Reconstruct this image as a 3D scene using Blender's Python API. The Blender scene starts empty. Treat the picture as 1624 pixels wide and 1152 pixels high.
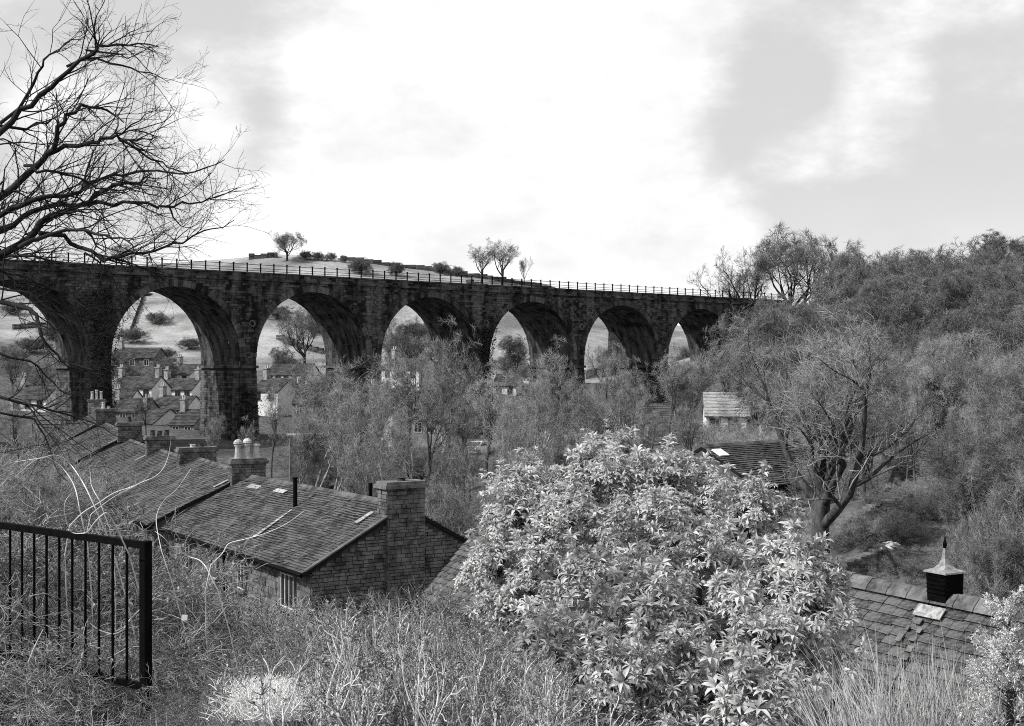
import bpy, math, random
import numpy as np
from mathutils import Vector, Matrix

# ------------------------------------------------------------------ camera, light, exposure
scene = bpy.context.scene
COL = scene.collection
F = 2128.0            # focal length in photo pixels (photo is 1624 wide)
CX, HY = 812.0, 580.0  # principal column and horizon row of the photo

cam_d = bpy.data.cameras.new('camera')
cam_d.sensor_width = 36.0
cam_d.lens = 36.0 * F / 1624.0
cam_d.shift_y = 4.0 / 1624.0
cam_d.clip_start = 0.1
cam_d.clip_end = 9000.0
cam = bpy.data.objects.new('camera', cam_d)
cam.location = (0, 0, 0)
cam.rotation_euler = (math.radians(90), 0, 0)
COL.objects.link(cam)
scene.camera = cam

SUN_EL = 43.0
SUN_AZ = 249.0        # clockwise from +Y (the view direction): the sun stands to the left
az, el = math.radians(SUN_AZ), math.radians(SUN_EL)
SUN = Vector((math.sin(az) * math.cos(el), math.cos(az) * math.cos(el), math.sin(el)))
sun_d = bpy.data.lights.new('sun', 'SUN')
sun_d.energy = 4.8
sun_d.angle = math.radians(0.5)
sun_d.color = (1.0, 0.995, 0.985)
sun = bpy.data.objects.new('sun', sun_d)
sun.rotation_euler = (-SUN).to_track_quat('-Z', 'Y').to_euler()
sun.location = (-60, -10, 70)
COL.objects.link(sun)

scene.view_settings.view_transform = 'Standard'
scene.view_settings.look = 'None'
scene.view_settings.gamma = 1.0
scene.view_settings.exposure = 0.0
scene.view_settings.use_curve_mapping = False
scene.cycles.use_denoising = False
scene.cycles.pixel_filter_type = 'BLACKMAN_HARRIS'
scene.cycles.filter_width = 1.0
scene.cycles.max_bounces = 6
scene.cycles.diffuse_bounces = 3
scene.cycles.glossy_bounces = 2
scene.cycles.transparent_max_bounces = 8

world = bpy.data.worlds.new('World')
scene.world = world
world.use_nodes = True
wt = world.node_tree
for n in list(wt.nodes):
    wt.nodes.remove(n)


def wn(kind, **kw):
    n = wt.nodes.new(kind)
    for k, v in kw.items():
        setattr(n, k, v)
    return n


def wmath(op, a, b=None, clamp=False):
    n = wn('ShaderNodeMath', operation=op, use_clamp=clamp)
    for i, x in enumerate((a, b)):
        if x is None:
            continue
        if isinstance(x, (int, float)):
            n.inputs[i].default_value = x
        else:
            wt.links.new(x, n.inputs[i])
    return n.outputs[0]


def wrange(x, a, b, c, d, smooth=True):
    n = wn('ShaderNodeMapRange')
    n.interpolation_type = 'SMOOTHSTEP' if smooth else 'LINEAR'
    wt.links.new(x, n.inputs[0])
    for i, v in enumerate((a, b, c, d)):
        n.inputs[i + 1].default_value = v
    return n.outputs[0]


sky = wn('ShaderNodeTexSky', sky_type='NISHITA')
sky.sun_disc = False
sky.sun_elevation = el
sky.sun_rotation = az
sky.altitude = 150
sky.air_density = 1.0
sky.dust_density = 1.5
bw = wn('ShaderNodeRGBToBW')
wt.links.new(sky.outputs[0], bw.inputs[0])
tc = wn('ShaderNodeTexCoord')
mp = wn('ShaderNodeMapping')
mp.inputs['Scale'].default_value = (1.0, 1.0, 1.9)
mp.inputs['Location'].default_value = (3.1, 0.4, 1.7)
wt.links.new(tc.outputs['Generated'], mp.inputs[0])
nz = wn('ShaderNodeTexNoise')
nz.inputs['Scale'].default_value = 5.5
nz.inputs['Detail'].default_value = 9.0
nz.inputs['Roughness'].default_value = 0.62
nz.inputs['Distortion'].default_value = 0.0
wt.links.new(mp.outputs[0], nz.inputs['Vector'])


def sky_blob(px, py, rad):
    """soft 0..1 weight of a patch of sky round one direction"""
    v = Vector(((px - CX) / F, 1.0, (HY - py) / F)).normalized()
    d = wn('ShaderNodeVectorMath', operation='DOT_PRODUCT')
    wt.links.new(tc.outputs['Generated'], d.inputs[0])
    d.inputs[1].default_value = v
    return wrange(d.outputs['Value'], math.cos(rad), 1.0, 0.0, 1.0)


nz2 = wn('ShaderNodeTexNoise')
nz2.inputs['Scale'].default_value = 14.0
nz2.inputs['Detail'].default_value = 8.0
nz2.inputs['Roughness'].default_value = 0.6
wt.links.new(mp.outputs[0], nz2.inputs['Vector'])
bias = wmath('MULTIPLY', sky_blob(800, 250, 0.34), 0.50)
for (bx, by, br, bs) in ((1000, 110, 0.10, 0.3), (560, 150, 0.07, 0.3), (1252, 224, 0.04, 0.34), (312, 208, 0.045, 0.36), (1398, 374, 0.024, 0.34), (1500, 95, 0.11, 0.26), (1390, 165, 0.05, 0.22),
                         (445, 350, 0.06, 0.3), (110, 170, 0.05, 0.25), (640, 390, 0.12, 0.25), (1000, 420, 0.14, 0.28),
                         (330, 115, 0.14, -0.34), (1420, 290, 0.20, -0.36), (1190, 170, 0.08, -0.36), (250, 270, 0.06, -0.15), (500, 160, 0.05, -0.10), (850, 66, 0.06, -0.25), (400, 290, 0.08, -0.12)):
    bias = wmath('ADD', bias, wmath('MULTIPLY', sky_blob(bx, by, br), bs))
bias = wmath('ADD', bias, wmath('MULTIPLY', wmath('SUBTRACT', nz2.outputs['Fac'], 0.5), 0.5))
mask = wrange(wmath('ADD', wmath('ADD', wmath('MULTIPLY', wmath('SUBTRACT', nz.outputs['Fac'], 0.5), 1.2), 0.36), bias), 0.22, 0.74, 0.0, 1.0)
sep = wn('ShaderNodeSeparateXYZ')
wt.links.new(tc.outputs['Generated'], sep.inputs[0])
low = wrange(sep.outputs['Z'], 0.0, 0.15, 0.7, 0.0)
mask = wmath('MAXIMUM', mask, low)
clear = wmath('ADD', wmath('MULTIPLY', bw.outputs[0], 0.25), 6.2)
clear = wmath('MINIMUM', clear, 7.5)
mixn = wn('ShaderNodeMix', data_type='FLOAT')
wt.links.new(mask, mixn.inputs[0])
wt.links.new(clear, mixn.inputs[2])
wt.links.new(wmath('ADD', wmath('MULTIPLY', wmath('ADD', nz2.outputs['Fac'], nz.outputs['Fac']), 5.0), 5.1), mixn.inputs[3])
comb = wn('ShaderNodeCombineColor')
for i in range(3):
    wt.links.new(mixn.outputs[0], comb.inputs[i])
bg = wn('ShaderNodeBackground')
bg.inputs['Strength'].default_value = 0.1
wt.links.new(comb.outputs[0], bg.inputs['Color'])
wo = wn('ShaderNodeOutputWorld')
wt.links.new(bg.outputs[0], wo.inputs['Surface'])

# ------------------------------------------------------------------ materials (black and white film: greys)


def mat(name, lo, hi, scale=3.0, rough=0.9, stretch=(1, 1, 1), island=0.0, objrand=0.0, bump=0.0, detail=6.0,
        spec=0.2, contrast=(0.35, 0.65), scale2=None, amt2=0.0, transl=0.0):
    m = bpy.data.materials.new(name)
    m.use_nodes = True
    t = m.node_tree
    b = t.nodes['Principled BSDF']
    b.inputs['Roughness'].default_value = rough
    b.inputs['Specular IOR Level'].default_value = spec
    tcn = t.nodes.new('ShaderNodeTexCoord')
    mpn = t.nodes.new('ShaderNodeMapping')
    mpn.inputs['Scale'].default_value = stretch
    t.links.new(tcn.outputs['Object'], mpn.inputs[0])
    no = t.nodes.new('ShaderNodeTexNoise')
    no.inputs['Scale'].default_value = scale
    no.inputs['Detail'].default_value = detail
    no.inputs['Roughness'].default_value = 0.62
    t.links.new(mpn.outputs[0], no.inputs['Vector'])
    mr = t.nodes.new('ShaderNodeMapRange')
    mr.inputs[1].default_value, mr.inputs[2].default_value = contrast
    t.links.new(no.outputs['Fac'], mr.inputs[0])
    fac = mr.outputs[0]

    def mth(op, a, bb, clamp=False):
        n = t.nodes.new('ShaderNodeMath')
        n.operation = op
        n.use_clamp = clamp
        for i, x in enumerate((a, bb)):
            if isinstance(x, (int, float)):
                n.inputs[i].default_value = x
            else:
                t.links.new(x, n.inputs[i])
        return n.outputs[0]
    if scale2:
        n2 = t.nodes.new('ShaderNodeTexNoise')
        n2.inputs['Scale'].default_value = scale2
        n2.inputs['Detail'].default_value = 4
        t.links.new(tcn.outputs['Object'], n2.inputs['Vector'])
        fac = mth('ADD', fac, mth('MULTIPLY', mth('SUBTRACT', n2.outputs['Fac'], 0.5), amt2 * 2))
    if island:
        g = t.nodes.new('ShaderNodeNewGeometry')
        fac = mth('ADD', fac, mth('MULTIPLY', mth('SUBTRACT', g.outputs['Random Per Island'], 0.5), island))
    if objrand:
        oi = t.nodes.new('ShaderNodeObjectInfo')
        fac = mth('ADD', fac, mth('MULTIPLY', mth('SUBTRACT', oi.outputs['Random'], 0.5), objrand))
    fac = mth('ADD', fac, 0.0, True)
    mx = t.nodes.new('ShaderNodeMix')
    mx.data_type = 'FLOAT'
    t.links.new(fac, mx.inputs[0])
    mx.inputs[2].default_value, mx.inputs[3].default_value = lo, hi
    cc = t.nodes.new('ShaderNodeCombineColor')
    for i in range(3):
        t.links.new(mx.outputs[0], cc.inputs[i])
    t.links.new(cc.outputs[0], b.inputs['Base Color'])
    if bump:
        bp = t.nodes.new('ShaderNodeBump')
        bp.inputs['Strength'].default_value = bump
        bp.inputs['Distance'].default_value = 0.05
        t.links.new(no.outputs['Fac'], bp.inputs['Height'])
        t.links.new(bp.outputs[0], b.inputs['Normal'])
    if transl:
        tr = t.nodes.new('ShaderNodeBsdfTranslucent')
        t.links.new(cc.outputs[0], tr.inputs['Color'])
        ms = t.nodes.new('ShaderNodeMixShader')
        ms.inputs[0].default_value = transl
        t.links.new(b.outputs[0], ms.inputs[1])
        t.links.new(tr.outputs[0], ms.inputs[2])
        t.links.new(ms.outputs[0], t.nodes['Material Output'].inputs['Surface'])
    return m


M = dict(
    viaduct=mat('sooty stone', 0.008, 0.15, 0.42, 0.95, (1.6, 1.6, 0.22), island=0.5, scale2=1.3, amt2=0.45, detail=9, contrast=(0.36, 0.78)),
    viaduct_plain=mat('sooty stone core', 0.006, 0.045, 0.5, 0.95, (1, 1, 0.4), scale2=5.0, amt2=0.3, bump=0.4),
    soffit=mat('limewashed vault stone', 0.012, 0.13, 0.8, 0.95, (1.2, 1.2, 0.25), scale2=4.0, amt2=0.35, island=0.4, contrast=(0.38, 0.7)),
    iron=mat('black painted iron', 0.001, 0.004, 8, 0.7, spec=0.06),
    slate=mat('stone roof slate', 0.035, 0.13, 1.3, 0.8, island=0.7, scale2=14, amt2=0.4, spec=0.25),
    slate_far=mat('weathered far roof slate', 0.03, 0.10, 0.9, 0.85, island=0.5, scale2=5, amt2=0.3),
    slate_near=mat('mossy stone slate', 0.02, 0.13, 2.2, 0.8, objrand=0.75, island=0.5, scale2=22, amt2=0.6, spec=0.2, bump=0.3),
    mortar=mat('pale mortar flashing', 0.16, 0.42, 9, 0.9, island=0.7, contrast=(0.4,0.62)),
    stone=mat('grey rubble stone', 0.045, 0.2, 2.4, 0.9, island=0.42, scale2=12, amt2=0.4),
    stone_core=mat('dark mortar core', 0.05, 0.12, 3, 0.95),
    stone_pale=mat('pale chimney stone', 0.14, 0.42, 2.5, 0.9, island=0.6, scale2=9, amt2=0.3),
    pot=mat('buff clay pot', 0.3, 0.55, 5, 0.8, objrand=0.6),
    pot_dark=mat('sooty clay pot', 0.02, 0.06, 5, 0.8),
    white=mat('white painted render', 0.62, 0.82, 1.5, 0.8, objrand=0.5),
    grey_render=mat('grey render', 0.16, 0.4, 0.8, 0.85, objrand=0.5, scale2=6, amt2=0.3),
    glass=mat('dark window glass', 0.01, 0.03, 2, 0.15, spec=0.5),
    frame=mat('white painted timber', 0.55, 0.7, 6, 0.6),
    wood_dark=mat('dark fascia board', 0.004, 0.015, 6, 0.8),
    bark=mat('bark', 0.025, 0.11, 5, 0.95, (1, 1, 0.4), scale2=18, amt2=0.4, objrand=0.3),
    bark_pale=mat('pale grey bark', 0.10, 0.42, 4, 0.9, (1, 1, 0.5), scale2=18, amt2=0.4, objrand=0.4),
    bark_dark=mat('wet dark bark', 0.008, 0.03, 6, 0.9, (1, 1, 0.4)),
    twig=mat('bare twigs', 0.05, 0.42, 1.1, 0.9, island=0.8, objrand=0.45),
    twig_far=mat('distant twigs', 0.04, 0.25, 0.6, 0.95, island=0.8, objrand=0.4),
    twig_pale=mat('pale dry twigs', 0.07, 0.46, 2.0, 0.8, island=0.8),
    stem_pale=mat('pale bramble stem', 0.5, 0.8, 6, 0.7),
    leaf=mat('glossy evergreen leaf', 0.24, 0.70, 2.2, 0.38, island=0.8, spec=0.5, transl=0.28),
    leaf_small=mat('small thicket leaf', 0.05, 0.5, 1.2, 0.7, island=0.9, transl=0.15),
    ivy=mat('dark ivy leaf', 0.012, 0.07, 1.0, 0.7, island=0.8),
    conifer=mat('pale conifer foliage', 0.45, 0.75, 4, 0.8, island=0.6, transl=0.1),
    straw=mat('bleached straw', 0.6, 0.85, 5, 0.8, island=0.7, transl=0.1),
    reed=mat('dry reed', 0.22, 0.55, 4, 0.8, island=0.8, transl=0.1),
    steel=mat('weathered lead', 0.12, 0.34, 9, 0.45, spec=0.5),
    car=mat('white car paint', 0.75, 0.82, 2, 0.25, spec=0.5),
    tyre=mat('tyre rubber', 0.01, 0.02, 8, 0.9),
    wall=mat('field wall stone', 0.02, 0.10, 2.0, 0.95, island=0.7, scale2=8, amt2=0.3),
    pale_rock=mat('pale rock', 0.3, 0.55, 3, 0.9),
    paper=mat('white scrap', 0.78, 0.85, 3, 0.8),
)


def ground_material():
    m = bpy.data.materials.new('hillside turf')
    m.use_nodes = True
    t = m.node_tree
    b = t.nodes['Principled BSDF']
    b.inputs['Roughness'].default_value = 1.0
    b.inputs['Specular IOR Level'].default_value = 0.0
    g = t.nodes.new('ShaderNodeTexCoord')
    n1 = t.nodes.new('ShaderNodeTexNoise')
    n1.inputs['Scale'].default_value = 0.06
    n1.inputs['Detail'].default_value = 10
    n1.inputs['Roughness'].default_value = 0.65
    n2 = t.nodes.new('ShaderNodeTexNoise')
    n2.inputs['Scale'].default_value = 1.6
    n2.inputs['Detail'].default_value = 8
    n2.inputs['Roughness'].default_value = 0.7
    at = t.nodes.new('ShaderNodeAttribute')
    at.attribute_name = 'pasture'
    t.links.new(g.outputs['Object'], n1.inputs['Vector'])
    t.links.new(g.outputs['Object'], n2.inputs['Vector'])

    def mr(x, a, bb, c, d):
        n = t.nodes.new('ShaderNodeMapRange')
        t.links.new(x, n.inputs[0])
        for i, v in enumerate((a, bb, c, d)):
            n.inputs[i + 1].default_value = v
        return n.outputs[0]

    def mth(op, a, bb):
        n = t.nodes.new('ShaderNodeMath')
        n.operation = op
        for i, x in enumerate((a, bb)):
            if isinstance(x, (int, float)):
                n.inputs[i].default_value = x
            else:
                t.links.new(x, n.inputs[i])
        return n.outputs[0]
    rough = mth('MULTIPLY', mr(n1.outputs['Fac'], 0.35, 0.65, 0.55, 1.35), mr(n2.outputs['Fac'], 0.3, 0.7, 0.03, 0.17))
    field = mth('MULTIPLY', mr(n1.outputs['Fac'], 0.38, 0.62, 0.5, 1.25), mr(n2.outputs['Fac'], 0.3, 0.7, 0.20, 0.40))
    mx = t.nodes.new('ShaderNodeMix')
    mx.data_type = 'FLOAT'
    t.links.new(at.outputs['Fac'], mx.inputs[0])
    t.links.new(rough, mx.inputs[2])
    t.links.new(field, mx.inputs[3])
    cc = t.nodes.new('ShaderNodeCombineColor')
    for i in range(3):
        t.links.new(mx.outputs[0], cc.inputs[i])
    t.links.new(cc.outputs[0], b.inputs['Base Color'])
    bp = t.nodes.new('ShaderNodeBump')
    bp.inputs['Strength'].default_value = 0.6
    bp.inputs['Distance'].default_value = 0.15
    t.links.new(n2.outputs['Fac'], bp.inputs['Height'])
    t.links.new(bp.outputs[0], b.inputs['Normal'])
    return m


# ------------------------------------------------------------------ helpers
R = random.Random(7)
V = Vector


def at(px, py, Y):
    """world point seen at photo pixel (px, py) when it lies Y metres away"""
    return V(((px - CX) / F * Y, Y, (HY - py) / F * Y))


class MB:
    """collects faces and links them as ONE mesh object"""

    def __init__(self):
        self.v, self.f, self.np = [], [], []

    def quad(self, a, b, c, d):
        n = len(self.v)
        self.v += [tuple(a), tuple(b), tuple(c), tuple(d)]
        self.f.append((n, n + 1, n + 2, n + 3))

    def poly(self, pts):
        n = len(self.v)
        self.v += [tuple(p) for p in pts]
        self.f.append(tuple(range(n, n + len(pts))))

    def prism(self, bottom, top):
        """closed prism between two equal rings of points"""
        n, k = len(self.v), len(bottom)
        self.v += [tuple(p) for p in bottom] + [tuple(p) for p in top]
        self.f.append(tuple(range(n + k - 1, n - 1, -1)))
        self.f.append(tuple(range(n + k, n + 2 * k)))
        for i in range(k):
            j = (i + 1) % k
            self.f.append((n + i, n + j, n + k + j, n + k + i))

    def box(self, o, u, v, w):
        """box from corner o along the vectors u, v, w"""
        o, u, v, w = V(o), V(u), V(v), V(w)
        self.prism([o, o + u, o + u + v, o + v], [o + w, o + u + w, o + u + v + w, o + v + w])

    def cbox(self, c, u, v, w):
        c, u, v, w = V(c), V(u), V(v), V(w)
        self.box(c - u / 2 - v / 2 - w / 2, u, v, w)

    def tube(self, pts, rads, k=6, cap=True):
        pts = [V(p) for p in pts]
        n0 = len(self.v)
        a = None
        for i, p in enumerate(pts):
            tg = (pts[min(i + 1, len(pts) - 1)] - pts[max(i - 1, 0)]).normalized()
            if a is None:
                a = tg.orthogonal().normalized()
            a = (a - tg * a.dot(tg)).normalized()
            b = tg.cross(a)
            r = rads[i] if hasattr(rads, '__len__') else rads
            for j in range(k):
                q = 2 * math.pi * j / k
                self.v.append(tuple(p + a * (r * math.cos(q)) + b * (r * math.sin(q))))
        for i in range(len(pts) - 1):
            for j in range(k):
                j2 = (j + 1) % k
                self.f.append((n0 + i * k + j, n0 + i * k + j2, n0 + (i + 1) * k + j2, n0 + (i + 1) * k + j))
        if cap:
            self.f.append(tuple(n0 + j for j in range(k - 1, -1, -1)))
            m = n0 + (len(pts) - 1) * k
            self.f.append(tuple(m + j for j in range(k)))

    def arrays(self, verts, faces):
        """numpy verts (n,3) and faces (m,k)"""
        self.np.append((np.asarray(verts, float), np.asarray(faces, int)))

    def mesh(self, name, m, origin=(0, 0, 0), smooth=False):
        o = np.array(origin, float)
        me = bpy.data.meshes.new(name)
        if not self.np:
            vs = np.array(self.v, float).reshape(-1, 3) - o
            me.from_pydata(vs.tolist(), [], self.f)
        else:
            vs, lt, ls = [], [], []
            off = 0
            if self.v:
                vs.append(np.array(self.v, float))
                for f in self.f:
                    lt.append(np.array(f, int))
                    ls.append(np.array([len(f)]))
                off = len(self.v)
            for a, f in self.np:
                vs.append(a)
                lt.append((f + off).ravel())
                ls.append(np.full(len(f), f.shape[1]))
                off += len(a)
            vs = np.concatenate(vs) - o
            loops = np.concatenate(lt).astype(np.int32)
            tot = np.concatenate(ls).astype(np.int32)
            start = np.concatenate(([0], np.cumsum(tot)[:-1])).astype(np.int32)
            me.vertices.add(len(vs))
            me.vertices.foreach_set('co', vs.astype(np.float32).ravel())
            me.loops.add(len(loops))
            me.loops.foreach_set('vertex_index', loops)
            me.polygons.add(len(tot))
            me.polygons.foreach_set('loop_start', start)
            me.polygons.foreach_set('loop_total', tot)
            me.update(calc_edges=True)
        if smooth:
            me.polygons.foreach_set('use_smooth', np.ones(len(me.polygons), bool))
        me.materials.append(m)
        return me

    def build(self, name, m, parent=None, smooth=False, kind=None):
        org = world_loc(parent) if parent else (0, 0, 0)
        o = bpy.data.objects.new(name, self.mesh(name, m, org, smooth))
        COL.objects.link(o)
        o.parent = parent
        if kind:
            o['kind'] = kind
        return o


def world_loc(o):
    p = V((0, 0, 0))
    while o is not None:
        p = p + V(o.location)
        o = o.parent
    return tuple(p)


def tag(o, label=None, cat=None, group=None, kind=None):
    for k, v in (('label', label), ('category', cat), ('group', group), ('kind', kind)):
        if v:
            o[k] = v
    return o


def thing(name, loc, label, cat, group=None):
    o = bpy.data.objects.new(name, None)
    o.location = loc
    o.empty_display_size = 0.3
    COL.objects.link(o)
    return tag(o, label, cat, group)


def copy_tree(o, parent=None):
    c = o.copy()
    COL.objects.link(c)
    c.parent = parent
    for ch in list(o.children):
        copy_tree(ch, c)
    return c


def rand_perp(rng, d):
    r = rng.normal(size=d.shape)
    r -= d * (r * d).sum(-1, keepdims=True)
    return r / (np.linalg.norm(r, axis=-1, keepdims=True) + 1e-9)


def unit(a):
    return a / (np.linalg.norm(a, axis=-1, keepdims=True) + 1e-9)


def tubes(P, Rr, k, pointed=False):
    """many tubes at once: P (N,n,3) centre lines, Rr (N,n) radii -> verts, quads, tip triangles"""
    N, n, _ = P.shape
    tg = np.empty_like(P)
    tg[:, 1:-1] = P[:, 2:] - P[:, :-2]
    tg[:, 0] = P[:, 1] - P[:, 0]
    tg[:, -1] = P[:, -1] - P[:, -2]
    tg = unit(tg)
    ref = np.where(np.abs(tg[:, :1, 2:3]) < 0.9, np.array([0, 0, 1.0]), np.array([1.0, 0, 0]))
    a = np.cross(tg, np.broadcast_to(ref, tg.shape))
    a = unit(a)
    b = np.cross(tg, a)
    ang = np.arange(k) * 2 * np.pi / k
    ring = a[:, :, None, :] * np.cos(ang)[:, None] + b[:, :, None, :] * np.sin(ang)[:, None]
    vs = P[:, :, None, :] + ring * Rr[:, :, None, None]
    rows = n - 1 if pointed else n
    body = vs[:, :rows].reshape(N, rows * k, 3)
    if pointed:
        body = np.concatenate([body, P[:, -1:]], 1)
    stride = body.shape[1]
    i = np.arange(rows - 1)[:, None] * k
    j = np.arange(k)[None, :]
    j2 = (j + 1) % k
    q = np.stack([i + j, i + j2, i + k + j2, i + k + j], -1).reshape(-1, 4)
    base = (np.arange(N) * stride)[:, None, None]
    quads = (q[None] + base).reshape(-1, 4) if len(q) else np.zeros((0, 4), int)
    tris = np.zeros((0, 3), int)
    if pointed:
        m = (rows - 1) * k
        tt = np.stack([m + j[0], m + j2[0], np.full(k, rows * k)], -1)
        tris = (tt[None] + base).reshape(-1, 3)
    return body.reshape(-1, 3), quads, tris


def grow(rng, start, d, length, rad, n, wander, up, taper=0.45):
    """polylines for many branches at once"""
    N = len(start)
    P = np.empty((N, n, 3))
    P[:, 0] = start
    d = unit(d.copy())
    step = length / (n - 1)
    for i in range(1, n):
        d = unit(d + rng.normal(size=d.shape) * wander + np.array([0, 0, 1.0]) * up)
        P[:, i] = P[:, i - 1] + d * step[:, None]
    Rr = rad[:, None] * np.linspace(1, taper, n)[None, :]
    return P, Rr


def spawn(rng, P, Rr, length, m, t0, ang, ratio, rratio, jit=0.3):
    """m children on every branch"""
    N, n, _ = P.shape
    t = rng.uniform(t0, 1.0, (N, m))
    t[:, 0] = 0.999
    f = t * (n - 1)
    i = np.minimum(f.astype(int), n - 2)
    fr = (f - i)[..., None]
    rows = np.arange(N)[:, None]
    A, B = P[rows, i], P[rows, i + 1]
    pos = A * (1 - fr) + B * fr
    tg = unit(B - A)
    a = np.radians(ang) * rng.uniform(0.55, 1.35, (N, m, 1))
    a[:, 0] *= 0.4
    d = tg * np.cos(a) + rand_perp(rng, tg) * np.sin(a)
    r = (Rr[rows, i] * (1 - fr[..., 0]) + Rr[rows, i + 1] * fr[..., 0]) * rratio
    L = length[:, None] * ratio * (1.15 - 0.55 * t) * rng.uniform(1 - jit, 1 + jit, (N, m))
    return pos.reshape(-1, 3), d.reshape(-1, 3), L.ravel(), r.ravel()


def add_tubes(mb, P, Rr, k, pointed=False):
    v, q, t = tubes(P, Rr, k, pointed)
    if len(q):
        mb.arrays(v, q)
        if len(t):
            # tips share the vertices of the tubes just added
            mb.np[-1] = (v, q)
            mb.np.append((np.zeros((0, 3)), t - len(v)))
    elif len(t):
        mb.arrays(v, t)


def tree_mesh(seed, trunk=0.28, limbs=6, counts=(6, 6, 6), angs=(42, 48, 50), ratios=(0.62, 0.55, 0.55), up=(0.10, 0.06, 0.03),
              wander=0.16, twigs=6, twig_len=0.5, twig_r=0.006, trunk_r=0.22, H=10.0, limb_len=0.62, limb_ang=38, stems=1, twig_up=0.05,
              minr=0.0, lean=0.0, squash=1.0, dome=0.0):
    """bare tree of height H: returns (wood MB, twig MB)"""
    rng = np.random.default_rng(seed)
    wood, tw = MB(), MB()
    if stems == 1:
        s = np.zeros((1, 3))
        d = np.array([[lean, 0, 1.0]])
        L = np.array([H * trunk])
        r = np.array([trunk_r])
    else:
        s = rng.normal(size=(stems, 3)) * np.array([0.05, 0.05, 0]) * H
        d = unit(np.array([0, 0, 1.0]) + rng.normal(size=(stems, 3)) * np.array([0.35, 0.35, 0]))
        L = H * trunk * rng.uniform(0.7, 1.2, stems)
        r = trunk_r * rng.uniform(0.6, 1.0, stems)
    P, Rr = grow(rng, s, d, L, r, 7, wander * 0.35, 0.02, 0.7)
    Rr[:, 0] *= 1.35
    polys = [(P, Rr, 8)]
    # limbs: long ones that make the crown
    N = len(P)
    pos, d, Ls, rr = spawn(rng, P, Rr, np.full(N, H * limb_len), limbs, 0.55, limb_ang, 1.0, 0.62)
    P, Rr = grow(rng, pos, d, Ls, rr, 8, wander, up[0], 0.25)
    polys.append((P, Rr, 6))
    Lc = Ls
    for lev, (c, a, ra) in enumerate(zip(counts, angs, ratios)):
        pos, d, Lc, rr = spawn(rng, P, Rr, Lc, c, 0.18, a, ra, 0.6)
        rr = np.maximum(rr, twig_r * 1.3)
        P, Rr = grow(rng, pos, d, Lc, rr, 6 if lev == 0 else 5, wander * 1.1, up[min(lev + 1, 2)], 0.35)
        polys.append((P, Rr, 5 if lev == 0 else 3))
    pos, d, Lt, rr = spawn(rng, P, Rr, np.full(len(P), twig_len / 0.8), twigs, 0.1, 48, 1.0, 0.8)
    rt = np.full(len(pos), twig_r)
    Pt, Rt = grow(rng, pos, d, Lt, rt, 3, wander * 1.2, twig_up, 0.7)
    top = max(float(p[..., 2].max()) for p, _, _ in polys)
    sc = H / top
    def shape(p):
        if not dome:
            return p
        c = np.array([0, 0, H * 0.52])
        rr_ = np.array([H * dome, H * dome, H * 0.5])
        q_ = np.sqrt((((p - c) / rr_) ** 2).sum(-1, keepdims=True))
        lim = np.where(q_ > 0.8, 0.8 + (q_ - 0.8) * 0.5, q_)
        lim = np.minimum(lim, 1.22 + 0.12 * np.sin(p[..., :1] * 1.9) * np.cos(p[..., 1:2] * 2.1))
        return np.where(p[..., 2:3] > H * 0.15, c + (p - c) * lim / np.maximum(q_, 1e-6), p)
    for i, (p, q, k) in enumerate(polys):
        p = shape(p * sc)
        p[..., :2] *= squash
        q = np.maximum(q, minr)
        (add_tubes(wood, p, q, k) if i < 3 else add_tubes(tw, p, q, k))
    Pt = shape(Pt * sc)
    Pt[..., :2] *= squash
    add_tubes(tw, Pt, Rt, 3, True)
    return wood, tw


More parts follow.
